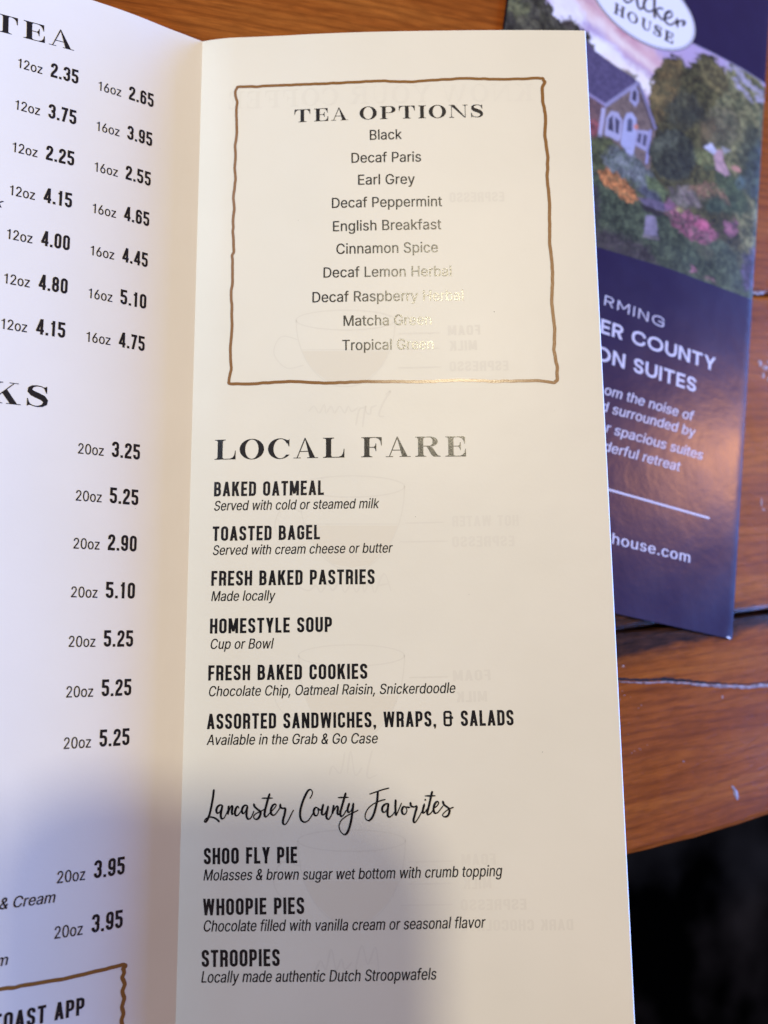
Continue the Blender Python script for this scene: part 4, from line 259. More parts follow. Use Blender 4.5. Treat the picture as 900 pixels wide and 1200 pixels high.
for i in range(6):
    plank(vs[i] + 0.0003, vs[i + 1] - 0.0003, wood_material('varnished_wood', 1.7 * i + 0.6, dark_line=(-0.1985 if i == 0 else (-0.1985 if i == 1 else None))), 1.2 if i == 0 else 0.3)
def slab(name, pts, z0, z1, m, parent):
    n = len(pts); v = [(x, y, z0) for x, y in pts] + [(x, y, z1) for x, y in pts]
    f = [tuple(range(n, 2 * n))] + [(i, (i + 1) % n, (i + 1) % n + n, i + n) for i in range(n)]
    return obj(name, v, f, m, parent)
for x, y in ((-0.68, -0.2), (0.68, -0.2), (-0.68, 0.37), (0.68, 0.37)):
    slab('leg', [(x - .035, y - .035), (x + .035, y - .035), (x + .035, y + .035), (x - .035, y + .035)], FZ - TZ, -0.0385, bpy.data.materials['varnished_wood'], table)
def tl(x, y):      # world to table-local
    c, s = math.cos(TA), math.sin(TA); return (x * c + y * s, -x * s + y * c)
# pale filler in a long crack, and chips in the varnish
M_FILL = mat('worn_filler', (0.30, 0.25, 0.27), 0.5, 0.3); N_, L_, B_ = nodes(M_FILL)
t_ = N_.new('ShaderNodeTexCoord'); n_ = N_.new('ShaderNodeTexNoise'); n_.inputs['Scale'].default_value = 420; n_.inputs['Detail'].default_value = 4
L_.new(t_.outputs['Object'], n_.inputs['Vector'])
r_ = N_.new('ShaderNodeValToRGB'); r_.color_ramp.elements[0].position = 0.35; r_.color_ramp.elements[0].color = (0.12, 0.07, 0.06, 1)
r_.color_ramp.elements[1].position = 0.62; r_.color_ramp.elements[1].color = (0.34, 0.27, 0.27, 1)
L_.new(n_.outputs['Fac'], r_.inputs['Fac']); L_.new(r_.outputs['Color'], B_.inputs['Base Color'])
M_CRACK = mat('crack_shadow_gap', (0.012, 0.006, 0.004), 0.8, 0.2)
def strip(name, pts, widths, off, z, m):
    P = [Vector(tl(*p)) for p in pts]; V = []; F = []
    Q = []
    for i in range(len(P) - 1):
        for k in range(8): Q.append((P[i].lerp(P[i + 1], k / 8), widths[i] * (1 - k / 8) + widths[i + 1] * k / 8))
    Q.append((P[-1], widths[-1]))
    n = len(Q)
    for i, (p, w_) in enumerate(Q):
        j1 = 0.25 * math.sin(i * 1.9) + 0.2 * math.sin(i * 0.83 + 1); j2 = 0.25 * math.sin(i * 2.3 + 2) + 0.2 * math.sin(i * .61)
        a, b = p.y + off + w_ / 2 * (1 + j1), p.y + off - w_ / 2 * (1 + j2)
        V += [(p.x, a, z * .2), (p.x, a * .6 + b * .4, z), (p.x, a * .35 + b * .65, z * .8), (p.x, b, z * .2)]
    for i in range(n - 1):
        for k in range(3): F.append((i * 4 + k, i * 4 + k + 1, i * 4 + k + 5, i * 4 + k + 4))
    return obj(name, V, F, m, table, True)
cr = [(.136, -.1968), (.1459, -.1975), (.1481, -.1979), (.1589, -.1984), (.1683, -.1983), (.1778, -.1991), (.1855, -.1999), (.1934, -.2003), (.2036, -.2009), (.2141, -.2005), (.2269, -.2011), (.26, -.201)]
strip('crack', cr, [.0006, .0006, .0009, .0008, .0012, .0009, .0008, .0005, .0004, .0004, .0004, .0003], .0006, .00003, M_CRACK)
strip('filler', cr, [.0003, .0003, .0005, .0006, .0007, .0008, .0011, .0012, .0011, .0015, .0017, .0012], -.0004, .00035, M_FILL)
M_CHIP = mat('bare_varnish_chip', (0.36, 0.24, 0.20), 0.5, 0.3)
def chip(x, y, rx, ry, ang, z=0.0003, m=None, name='varnish_chip'):
    cx_, cy_ = tl(x, y); n = 14; V = [(cx_, cy_, z)]; c, s = math.cos(ang), math.sin(ang)
    for i in range(n):
        a = 6.283 * i / n; r = 1 + rng.uniform(-.35, .35); px, py = rx * r * math.cos(a), ry * r * math.sin(a)
        V.append((cx_ + px * c - py * s, cy_ + px * s + py * c, z * 0.3))
    return obj(name, V, [(0, i + 1, (i + 1) % n + 1) for i in range(n)], m or M_CHIP, table)
for (x, y, rx, ry, an) in ((.2236, -.0752, .0010, .0014, .3), (.2262, -.0768, .0016, .0010, .1), (.2250, -.0800, .0008, .0014, -.4), (.2278, -.0815, .0011, .0009, 0),
                           (.2300, -.0790, .0012, .0016, .5), (.2292, -.0742, .0012, .0008, 0), (.2262, -.0452, .0035, .0009, .05), (.2188, -.1318, .0006, .0016, -.2), (.2196, -.1345, .0007, .0005, 0),
                           (.2325, .0215, .0012, .0012, .2), (.1461, -.2450, .0003, .0009, 0), (.1955, -.2378, .0011, .0026, .25),
                           (.1492, -.1930, .0006, .0004, 0), (.1925, -.2045, .0005, .0006, 0)):
    chip(x, y, rx, ry, an, m=M_CHIP if rx < .003 and not (x == .1955) else M_FILL)
for k in range(16):
    chip(rng.uniform(.146, .158), rng.uniform(-.228, -.200), rng.uniform(.00012, .00028), rng.uniform(.00012, .00024), 0, 0.0001, m=M_FILL, name='varnish_speck')
chip(.173, -.226, .0004, .0003, 0, .0001, m=M_FILL, name='varnish_speck')

# ------------------------------------------------------------------ lettering: outlines in units of the cap height
def quad_strip(pts, wd, closed=False):
    """ribbon of quads along a centre line; wd = width (or list)"""
    n = len(pts); P = [Vector(p) for p in pts]; ws = wd if isinstance(wd, (list, tuple)) else [wd] * n
    Lf, Rt = [], []
    for i in range(n):
        a = P[i - 1] if (i > 0 or closed) else None; b = P[(i + 1) % n] if (i < n - 1 or closed) else None
        d1 = (P[i] - a).normalized() if a is not None else None; d2 = (b - P[i]).normalized() if b is not None else None
        if d1 is None: d1 = d2
        if d2 is None: d2 = d1
        t = (d1 + d2)
        t = t.normalized() if t.length > 1e-6 else d1
        nn = Vector((-t.y, t.x)); cs = max(0.35, nn.dot(Vector((-d1.y, d1.x)))); h = ws[i] / 2 / cs
        Lf.append(P[i] + nn * h); Rt.append(P[i] - nn * h)
    out = []
    for i in range(n if closed else n - 1):
        j = (i + 1) % n; out.append((1, [tuple(Lf[i]), tuple(Lf[j]), tuple(Rt[j]), tuple(Rt[i])]))
    return out
def rp(nodes_, closed=False):
    """polyline with rounded corners: nodes (x, y, r)"""
    n = len(nodes_); out = []
    for i, nd in enumerate(nodes_):
        p = Vector(nd[:2]); r = nd[2] if len(nd) > 2 else 0
        if r <= 0 or (not closed and i in (0, n - 1)): out.append(tuple(p)); continue
        a = Vector(nodes_[i - 1][:2]); b = Vector(nodes_[(i + 1) % n][:2])
        la, lb = (a - p).length, (b - p).length
        ra = min(r, la * (0.999 if (not closed and i == 1) else 0.5) if not closed else la / 2, lb * (0.999 if (not closed and i == n - 2) else 0.5) if not closed else lb / 2)
        s, e = p + (a - p).normalized() * ra, p + (b - p).normalized() * ra
        kk = 0.5523
        c1, c2 = s + (p - s) * kk, e + (p - e) * kk
        for q in range(7):
            t = q / 6; u = 1 - t; out.append(tuple(u**3 * s + 3 * u * u * t * c1 + 3 * u * t * t * c2 + t**3 * e))
    res = [out[0]]
    for p in out[1:]:
        if (Vector(p) - Vector(res[-1])).length > 3e-3: res.append(p)
    if closed and (Vector(res[0]) - Vector(res[-1])).length < 4e-3: res.pop()
    return res
def ell(cx_, cy_, rx, ry, n=32): return [(cx_ + rx * math.cos(6.28318 * i / n), cy_ + ry * math.sin(6.28318 * i / n)) for i in range(n)]
def skeleton(ch, w_, t):
    h = t / 2; r = w_ - h; R = min(w_ / 2 - h, 0.5 - h); Rb = min(w_ / 2 - h, 0.25 - h * .5) ; out = []
    tp, bt, md = 1 - h, h, 0.5
    def K(nodes__, closed=False, ww=t): out.extend(quad_strip(rp(nodes__, closed), ww, closed))
    def PB(x0, y0, x1, y1, tx): out.append((1, [(x0 - tx / 2, y0), (x0 + tx / 2, y0), (x1 + tx / 2, y1), (x1 - tx / 2, y1)]))
    tx = t * 1.02
    if ch in 'O0': K([(h, bt, R), (r, bt, R), (r, tp, R), (h, tp, R)], True)
    elif ch == 'C': K([(r, .36), (r, bt, R), (h, bt, R), (h, tp, R), (r, tp, R), (r, .64)])
    elif ch == 'D': K([(h, bt), (r, bt, R), (r, tp, R), (h, tp)], True)
    elif ch == 'B':
        K([(h, 0), (h, 1)]); K([(h, md + .01), (r - .02, md + .01, Rb), (r - .02, tp, Rb), (h, tp)]); K([(h, bt), (r, bt, Rb), (r, md + .01, Rb), (h, md + .01)])
    elif ch == 'P': K([(h, 0), (h, 1)]); K([(h, tp), (r, tp, R), (r, .43, R), (h, .43)])
    elif ch == 'R':
        K([(h, 0), (h, 1)]); K([(h, tp), (r, tp, R), (r, .47, R), (h, .47)])
        if w_ < .55: K([(w_ * .5, .47), (r - .01, .47, .1), (r - .01, 0)])
        else: PB(w_ - tx * .6, 0, w_ * .52, .47, tx * 1.15)
    elif ch in 'EF':
        K([(h, 0), (h, 1)]); K([(h, tp), (w_, tp)]); K([(h, md), (w_ * .92, md)])
        if ch == 'E': K([(h, bt), (w_, bt)])
    elif ch == 'L': K([(h, 0), (h, 1)]); K([(h, bt), (w_, bt)])
    elif ch == 'T': K([(w_ / 2, 0), (w_ / 2, 1)]); K([(0, tp), (w_, tp)])
    elif ch == 'I': K([(h, 0), (h, 1)])
    elif ch == 'H': K([(h, 0), (h, 1)]); K([(r, 0), (r, 1)]); K([(h, md), (r, md)])
    elif ch == 'U': K([(h, 1), (h, bt, R), (r, bt, R), (r, 1)])
    elif ch == 'A': PB(h, 0, w_ / 2, 1, tx); PB(r, 0, w_ / 2, 1, tx); K([(w_ * .22, .27), (w_ * .78, .27)], ww=t * .85)
    elif ch == 'N': K([(h, 0), (h, 1)]); K([(r, 0), (r, 1)]); PB(r - .01, 0, h + .01, 1, tx)
    elif ch == 'M':
        K([(h, 0), (h, 1)]); K([(r, 0), (r, 1)]); PB(w_ / 2, .12 if w_ < .7 else .3, h + .02, 1, tx); PB(w_ / 2, .12 if w_ < .7 else .3, r - .02, 1, tx)
    elif ch == 'W':
        a = w_ * .26; PB(a, 0, h, 1, tx * .92); PB(a, 0, w_ / 2, 1, tx * .85); PB(w_ - a, 0, w_ / 2, 1, tx * .85); PB(w_ - a, 0, r, 1, tx * .92)
    elif ch == 'K': K([(h, 0), (h, 1)]); PB(t * .9, .36, r - .01, 1, tx * 1.1); PB(r, 0, w_ * .52, .58, tx * 1.1)
    elif ch == 'Y': K([(w_ / 2, 0), (w_ / 2, .45)]); PB(w_ / 2, .38, h, 1, tx * 1.05); PB(w_ / 2, .38, r, 1, tx * 1.05)
    elif ch == 'G': K([(r, .66), (r, tp, R), (h, tp, R), (h, bt, R), (r, bt, R), (r, .47), (w_ * .52, .47)])
    elif ch == 'S': K([(r, .70), (r, tp, R), (h, tp, R), (h, .56, R), (r, .44, R), (r, bt, R), (h, bt, R), (h, .30)])
    elif ch == '&':
        w_ = .60; g = .07
        K([(.45, .75), (.45, 1 - g, .1), (g, 1 - g, .1), (g, .55), (w_, .55)], ww=.14); K([(g, .55), (g, g, .1), (.45, g, .1), (.45, .72)], ww=.14)
    elif ch == '1': K([(w_ * .56, 0), (w_ * .56, 1)]); K([(w_ * .12, .80), (w_ * .56, .80)], ww=t * .7); PB(w_ * .40, .80, w_ * .56, 1, t * .7)
    elif ch == '2': K([(h, .68), (h, tp, R), (r, tp, R), (r, .60, .2), (h, .22, .12), (h, bt)]); K([(0, bt), (w_, bt)])
    elif ch == '3': K([(h, .72), (h, tp, R), (r, tp, R), (r, .53, .1), (w_ * .42, .51)]); K([(w_ * .42, .51), (r, .49, .1), (r, bt, R), (h, bt, R), (h, .28)])
    elif ch == '4': K([(w_ * .72, 0), (w_ * .72, 1)]); PB(h * .9, .24, w_ * .70, 1, tx); K([(0, .25), (w_, .25)], ww=t * .9)
    elif ch == '5': K([(w_ * .95, tp), (h, tp), (h, .50)]); K([(h, .575), (r, .575, R), (r, bt, R), (h, bt, R), (h, .28)])
    elif ch == '6': K([(h, .3), (h, bt, R), (r, bt, R), (r, .58, R), (h, .58, R)], True); K([(h, .34), (h, tp, R), (r, tp, R), (r, .72)])
    elif ch == '9': K([(r, .7), (r, tp, R), (h, tp, R), (h, .42, R), (r, .42, R)], True); K([(r, .66), (r, bt, R), (h, bt, R), (h, .28)])
    elif ch == '7': K([(0, tp), (w_, tp)]); PB(w_ * .32, 0, w_ - h, 1, tx)
    elif ch == '8': K([(h, bt, R), (r, bt, R), (r, .52, Rb), (h, .52, Rb)], True); K([(h + .015, .50, Rb), (r - .015, .50, Rb), (r - .015, tp, R), (h + .015, tp, R)], True)
    elif ch == ',': out.append((1, [(0, 0), (t, 0), (t, t), (0, t)])); out.append((1, [(t * .3, -.13), (t * .62, -.13), (t, 0), (t * .35, 0)]))
    elif ch == '.': out.append((1, [(0, 0), (t, 0), (t, t), (0, t)]))
    return out
WC = dict(M=.56, W=.66, I=None, N=.445, T=.40, L=.345, E=.36, F=.35, K=.44, Y=.43, A=.455, S=.40, P=.405, G=.42, O=.425, C=.415, D=.42, H=.43, U=.42, B=.425, R=.42)
WC.update({'&': .585, '1': .34, '4': .44, '7': .39})
WG = dict(M=.95, W=1.3, I=None, N=.80, T=.74, L=.6, E=.60, F=.6, K=.7, Y=.80, A=.86, S=.64, P=.68, G=.98, O=1.06, C=.92, D=.86, H=.8, U=.80, B=.7, R=.70)
def serif_glyph(ch):
    a, hl, sf = .265, .036, .032; out = []
    def rect(x0, y0, x1, y1): out.append((1, [(x0, y0), (x1, y0), (x1, y1), (x0, y1)]))
    def foot(x0, x1, y, up, e=.15):          # thin bracketed serif under (up=1) or over (up=-1) a stem
        out.append((1, [(x0 - e, y), (x1 + e, y), (x1 + e, y + up * sf), (x1 + .05, y + up * (sf + .012)), (x1, y + up * .10), (x0, y + up * .10), (x0 - .05, y + up * (sf + .012)), (x0 - e, y + up * sf)]))
    def stem(x0, wd=a, e=.15, e2=None): rect(x0, 0, x0 + wd, 1); foot(x0, x0 + wd, 0, 1, e); foot(x0, x0 + wd, 1, -1, e)
    def tri(pts): out.append((1, pts))
    def arm(x0, x1, y, up, drop=.36):         # hairline arm ending in a curved wedge
        s = up; rect(x0, min(y, y + s * hl), x1, max(y, y + s * hl))
        tri([(x1, y), (x1, y + s * drop), (x1 - .03, y + s * drop), (x1 - .075, y + s * .20), (x1 - .16, y + s * .09), (x1 - .30, y + s * hl)])
    def midarm(x0, x1, y): rect(x0, y - hl / 2, x1, y + hl / 2); tri([(x1, y - .2), (x1, y + .2), (x1 - .03, y + .2), (x1 - .06, y + .08), (x1 - .14, y + .01), (x1 - .14, y - .01), (x1 - .06, y - .08), (x1 - .03, y - .2)])
    if ch == 'L': stem(.20); arm(.3, 1.14, 0, 1, .44); wd = 1.14
    elif ch == 'E': stem(.19); arm(.3, 1.08, 0, 1, .38); arm(.3, 1.04, 1, -1, .36); midarm(.4, .82, .515); wd = 1.08
    elif ch == 'F': stem(.19); arm(.3, 1.08, 1, -1, .42); midarm(.4, .80, .49); wd = 1.08
    elif ch == 'T':
        stem(.49, e=.16); arm(.5, 1.20, 1, -1, .40); rect(.04, 1 - hl, .5, 1)
        tri([(.04, 1), (.04, .6), (.07, .6), (.115, .8), (.2, .91), (.34, 1 - hl)]); wd = 1.24
    elif ch == 'I': stem(.15); wd = .57
    elif ch == 'O': out.append((1, ell(.63, .5, .63, .52))); out.append((-1, ell(.63, .5, .345, .485))); wd = 1.26
    elif ch == 'C':
        P = ell(.62, .5, .62, .52, 48); Q = ell(.65, .5, .365, .485, 48); i0, i1 = 5, 43
        out.append((1, P[i0:i1 + 1] + Q[i0 - 1:i1 + 1][::-1]))
        tri([(1.10, 1.0), (1.10, .60), (1.07, .60), (1.0, .78), (.90, .90), (.96, .93), (1.06, .92)]); wd = 1.12
    elif ch == 'A':
        tri([(.565, 1.02), (.60, 1.02), (1.12, 0), (.83, 0)]); tri([(.565, 1.02), (.595, 1.02), (.60, .95), (.20, 0), (.155, 0)])
        rect(.30, .32, .90, .32 + hl); rect(0, 0, .37, sf); rect(.70, 0, 1.26, sf); wd = 1.26
    elif ch == 'P':
        stem(.18); p = [(.44, 1), (.80, 1)] + [(.80 + .36 * math.sin(q / 10 * math.pi), .735 + .265 * math.cos(q / 10 * math.pi)) for q in range(11)] + [(.44, .47)]
        out.append((1, p)); q_ = [(.44, 1 - hl), (.74, 1 - hl)] + [(.74 + .155 * math.sin(q / 10 * math.pi), .735 + .23 * math.cos(q / 10 * math.pi)) for q in range(11)] + [(.44, .47 + hl)]
        out.append((-1, q_)); wd = 1.16
    elif ch == 'R':
        stem(.18); p = [(.44, 1), (.82, 1)] + [(.82 + .36 * math.sin(q / 10 * math.pi), .755 + .245 * math.cos(q / 10 * math.pi)) for q in range(11)] + [(.44, .51)]
        out.append((1, p)); out.append((-1, [(.44, 1 - hl), (.76, 1 - hl)] + [(.76 + .155 * math.sin(q / 10 * math.pi), .755 + .21 * math.cos(q / 10 * math.pi)) for q in range(11)] + [(.44, .51 + hl)]))
        tri([(.56, .53), (.74, .53), (.92, .44), (1.08, .20), (1.18, .06), (1.32, .03), (1.32, 0), (.96, 0), (.84, .10), (.72, .34), (.62, .48)]); wd = 1.32
    elif ch == 'N': rect(.17, 0, .17 + .045, 1); foot(.17, .215, 0, 1, .16); rect(0, 1 - sf, .3, 1); tri([(.10, 1), (.40, 1), (1.20, 0), (1.12, -.01)]); rect(1.16, 0, 1.205, 1); foot(1.16, 1.205, 1, -1, .16); wd = 1.37
    elif ch == 'S':
        c = [(.84, .80), (.76, .91), (.60, .975), (.42, .985), (.25, .94), (.155, .84), (.155, .72), (.26, .62), (.48, .53), (.70, .43), (.80, .31), (.79, .17), (.66, .06), (.46, .015), (.28, .04), (.15, .12), (.07, .24)]
        ww = [.03, .035, .04, .05, .10, .17, .22, .26, .27, .26, .22, .17, .10, .05, .04, .035, .03]
        out.extend(quad_strip(c, ww)); tri([(.86, 1.0), (.86, .66), (.83, .66), (.76, .84), (.68, .95), (.78, .95)]); tri([(.04, 0), (.04, .37), (.07, .37), (.13, .18), (.24, .05), (.12, .06)]); wd = .93
    elif ch == 'K': stem(.19); tri([(.45, .40), (1.02, .97), (1.07, .97), (.45, .34)]); rect(.86, 1 - sf, 1.24, 1); tri([(.56, .52), (.76, .68), (1.22, 0), (.92, 0)]); rect(.76, 0, 1.36, sf); wd = 1.36
    elif ch == 'H': stem(.16, .22, .13); stem(.86, .22, .13); rect(.3, .5, .95, .5 + hl * 1.4); wd = 1.24
    elif ch == 'U':
        rect(.16, .35, .38, 1); foot(.16, .38, 1, -1, .13); rect(.98, .35, 1.03, 1); foot(.98, 1.03, 1, -1, .13)
        out.append((1, [(.16 + .435 * (1 - math.cos(q / 12 * math.pi)), .36 - .38 * math.sin(q / 12 * math.pi)) for q in range(13)] + [(.98 - .30 * (1 - math.cos(q / 12 * math.pi)), .36 - .32 * math.sin(q / 12 * math.pi)) for q in range(13)])); wd = 1.18
    elif ch == 'Y': rect(.5, 0, .75, .45); foot(.5, .75, 0, 1); tri([(.5, .45), (.75, .45), (.36, 1), (.06, 1)]); tri([(.66, .45), (.75, .45), (1.15, 1), (1.10, 1)]); rect(0, 1 - sf, .5, 1); rect(.95, 1 - sf, 1.28, 1); wd = 1.28
    elif ch == 'W': tri([(.06, 1), (.34, 1), (.66, 0), (.55, 0)]); tri([(.62, 0), (.66, 0), (.95, 1), (.91, 1)]); tri([(.80, 1), (1.08, 1), (1.36, 0), (1.26, 0)]); tri([(1.32, 0), (1.36, 0), (1.68, 1), (1.64, 1)]); wd = 1.72
    else: wd = .5
    return wd, out
def parse_glyphs():
    G = {}
    for ln in GLYPHS.strip().split('\n'):
        ch = ln[0]; adv, body = ln[1:].split(':', 1)
        cs = []
        for c in body.split('|'):
            pts = [tuple(float(q) / 509 for q in p.split(',')) for p in c.split()]
            ar = sum(pts[i][0] * pts[(i + 1) % len(pts)][1] - pts[(i + 1) % len(pts)][0] * pts[i][1] for i in range(len(pts)))
            cs.append((1 if ar > 0 else -1, pts))
        G[ch] = (float(adv) / 509, cs)
    big = G['O'][1]; s0 = [s for s, p in big][0]
    I = [(0, 0), (.125, 0), (.125, 1), (0, 1)]
    G['I'] = (.37, [(1, [(x + .125, y) for x, y in I])]); G['l'] = (.335, [(1, [(x + .11, y * 1.03) for x, y in I])])
    G['1'] = (.89, [(1, [(x + .44, y) for x, y in I]), (1, [(.2, .76), (.44, .80), (.565, 1), (.46, 1), (.38, .88), (.2, .84)])])
    return G
INTER = parse_glyphs()
def outline(font, ch):
    if font in ('sans', 'ital', 'semi'):
        adv, cs = INTER[ch]
        if ch == '&': cs = quad_strip([(x / 509, y / 509) for x, y in AMP], .125)
        if font == 'semi': cs = cs + [(s, [(x + .045, y) for x, y in p]) for s, p in cs]; adv += .06
        else: cs = cs + [(s, [(x + .034, y) for x, y in p]) for s, p in cs]
        if ch == '1': adv = .80
        return adv, cs
    if font in ('serif', 'serifb'):
        wd, cs = serif_glyph(ch)
        if font == 'serifb': cs = [(s, [(x * .85, y) for x, y in p]) for s, p in cs if s > 0 or ch != 'O'] ; wd = wd * .85 + .06
        if font == 'serifb' and ch == 'O': cs = [(1, ell(.52, .5, .52, .52)), (-1, ell(.52, .5, .30, .42))]
        elif font == 'serifb': cs = cs + [(s, [(x + .05, y + .05) for x, y in p]) for s, p in cs] + [(s, [(x + .03, y - .02) for x, y in p]) for s, p in cs]
        return wd + .20, cs
    if font == 'cond':
        t = .165; wd = (WC.get(ch, .42) + .03) if WC.get(ch, .42) else t
        if ch in ',.': wd = t
        return wd + .112, skeleton(ch, wd, t)
    t = {'geo': .105, 'geob': .175}[font]; wd = WG.get(ch, .7) or t
    return wd + (.30 if font == 'geo' else .13), skeleton(ch, wd, t)
AMP = [(378, 224), (366, 145), (325, 78), (262, 30), (195, 20), (122, 38), (74, 84), (66, 133), (82, 185), (130, 230), (235, 305), (285, 350), (293, 405), (268, 458), (200, 487), (132, 458), (106, 400), (125, 345), (180, 275), (402, 0)]
SPACE = dict(serifb=.5, sans=.40, ital=.40, semi=.4, serif=.62, cond=.34, geo=.5, geob=.45)
CACHE = {}
def glyph(font, ch):
    key = (font, ch)
    if key not in CACHE:
        adv, cs = outline(font, ch)
        V = []; F = []; sg = []
        for s, pts in cs:
            q = []
            for p in pts:
                if not q or (abs(p[0] - q[-1][0]) + abs(p[1] - q[-1][1])) > 1.5e-3: q.append(p)
            if len(q) > 2 and abs(q[0][0] - q[-1][0]) + abs(q[0][1] - q[-1][1]) < 1.5e-3: q.pop()
            if len(q) < 3: continue
            if sum(q[i][0] * q[(i + 1) % len(q)][1] - q[(i + 1) % len(q)][0] * q[i][1] for i in range(len(q))) < 0: q.reverse()
            F.append(list(range(len(V), len(V) + len(q)))); V += [Vector(p) for p in q]; sg.append(s)
        r = delaunay_2d_cdt(V, [], F, 0, 1e-5)
        tri = [tuple(f) for f, o in zip(r[2], r[5]) if sum(sg[k] for k in o) != 0]
        nv = [(v.x, v.y) for v in r[0]]
        xs = [nv[i][0] for f in tri for i in f]
        CACHE[key] = (adv, nv, tri, min(xs), max(xs))
    return CACHE[key]
def layout(font, text):
    V = []; F = []; x = 0; lo, hi = 1e9, -1e9
    for ch in text:
        if ch == ' ': x += SPACE[font]; continue
        adv, nv, tri, a, b = glyph(font, ch); o = len(V)
        sh = 0.2 if font == 'ital' else 0.0
        V += [(x + p[0] + sh * p[1], p[1]) for p in nv]; F += [tuple(i + o for i in t) for t in tri]
        lo, hi = min(lo, x + a), max(hi, x + b); x += adv
    return V, F, lo, hi

# ------------------------------------------------------------------ the open menu: two pages bent along the fold
ML = 0.118; MT = 0.304; TH = 0.00036
def profile(knots, ang, sign):
    SS = np.linspace(0, ML, 119); th = np.radians(np.interp(SS, knots, ang)); ds = ML / 118
    X = np.concatenate([[0], np.cumsum(sign * np.cos((th[1:] + th[:-1]) / 2) * ds)])
    Z = np.concatenate([[0], np.cumsum(np.sin((th[1:] + th[:-1]) / 2) * ds)])
    return SS, X, Z
PROF = {'L': profile([0, .008, .016, .028, .045, .065, .09, .13], [10.144, 8.942, 11.779, 5.257, 4.358, 3.459, 2.56, 1.661], -1),
        'R': profile([0, .012, .03, .055, .085, .118], [37.588, 25.153, 27.159, 24.308, 23.335, 21.365], 1)}
def page_point(pg, s, t, off=0.0):
    SS, X, Z = PROF[pg]
    s_ = min(max(s, 0.0), ML); i = min(int(s_ / ML * 118), 117)
    x = float(np.interp(s_, SS, X)); z = float(np.interp(s_, SS, Z))
    dx, dz = X[i + 1] - X[i], Z[i + 1] - Z[i]; l = math.hypot(dx, dz); nx, nz = -dz / l, dx / l
    if nz < 0: nx, nz = -nx, -nz
    if s < 0: x += (s) * dx / l; z += s * dz / l
    return (x + nx * off, -t, z + nz * off)
menu = thing('folded_menu', 'open cream card menu listing teas and local fare, spine on the wooden table', 'menu')
def page(pg):
    nt = 40; ts = np.linspace(0, MT, nt + 1); SS = PROF[pg][0]; V = []; F = []; ns = len(SS)
    for off in (0.0, -TH):
        for t in ts:
            for s in SS:
                # tiny rounding of the outer corners
                V.append(page_point(pg, s, t, off) if not (off and s > ML - 1e-6) else tuple(Vector(page_point(pg, s, t, off)) + 0.0003 * (Vector(page_point(pg, ML, 0)) - Vector(page_point(pg, ML - .001, 0))).normalized()))
    k = ns * (nt + 1)
    flip = pg == 'R'
    for j in range(nt):
        for i in range(ns - 1):
            a = j * ns + i; q = (a, a + ns, a + ns + 1, a + 1); F.append(q if flip else q[::-1])
            q = (a + k, a + 1 + k, a + ns + 1 + k, a + ns + k); F.append(q if flip else q[::-1])
    nf = len(F)
    for i in range(ns - 1):
        F.append((i, i + 1, i + 1 + k, i + k)); b = nt * ns + i; F.append((b, b + k, b + 1 + k, b + 1))
    for j in range(nt):
        a = j * ns + ns - 1; F.append((a, a + ns, a + ns + k, a + k))
    o = obj('page', V, F, M_PAPER, menu)
    me = o.data; me.materials.append(M_EDGE)
    for i, p in enumerate(me.polygons): p.use_smooth = i < nf; p.material_index = 0 if i < nf else 1
    # crisp border between page face and cut edge
    o.data.polygons.foreach_get
    bm = bmesh.new(); bm.from_mesh(me)
    for e in bm.edges:
        if len(e.link_faces) == 2 and e.link_faces[0].material_index != e.link_faces[1].material_index: e.smooth = False
    bm.to_mesh(me); bm.free()
    return o
pL = page('L'); pR = page('R')
pL['label'] = 'left page with cup sizes and prices'; pR['label'] = 'right page with tea options and local fare'
PAGE = {'L': pL, 'R': pR}

# brochure frame
BA = math.radians(-9.793); BW = 0.12503; BH = 0.292; BORG = Vector((0.07496436, -0.16271264)); BZ = 0.0002
def sheet_z(x):     # the folded spine on the right rolls down to the table, the free edges lift a touch
    z = 0.0
    d = BW - x
    if d < 0.0035: z -= 0.00012 * ((0.0035 - d) / 0.0035) ** 2
    return z
def brochure_point(x, y, off=0.0):
    d = Vector((math.cos(BA), math.sin(BA))); u = Vector((-math.sin(BA), math.cos(BA))); p = BORG + d * x + u * y
    return (p.x, p.y, BZ + sheet_z(x) + off)
def mapped(pg, x, y, off):   # mm on the surface -> world
    return brochure_point(x / 1000, y / 1000, off) if pg == 'B' else page_point(pg, x / 1000, y / 1000, off)
def place(pg, p0, p1, cap, V, lo, hi, off, font=''):
    a, b = Vector(p0), Vector(p1); d = b - a; L_ = d.length; d.normalize()
    up = Vector((0, 1)) if pg == 'B' else Vector((0, -1))
    n = Vector((-d.y, d.x));  n = n if n.dot(up) > 0 else -n
    sx = L_ / (hi - lo)
    if font == 'cond': cap *= 1.04
    return [mapped(pg, *(a + d * (x - lo) * sx + n * y * cap), off) for x, y in V]

NAMES = {'serifb': 'logo_line', 'serif': 'heading', 'cond': 'bold_line', 'sans': 'text_line', 'ital': 'italic_line', 'geo': 'text_line', 'geob': 'bold_line', 'semi': 'web_address'}

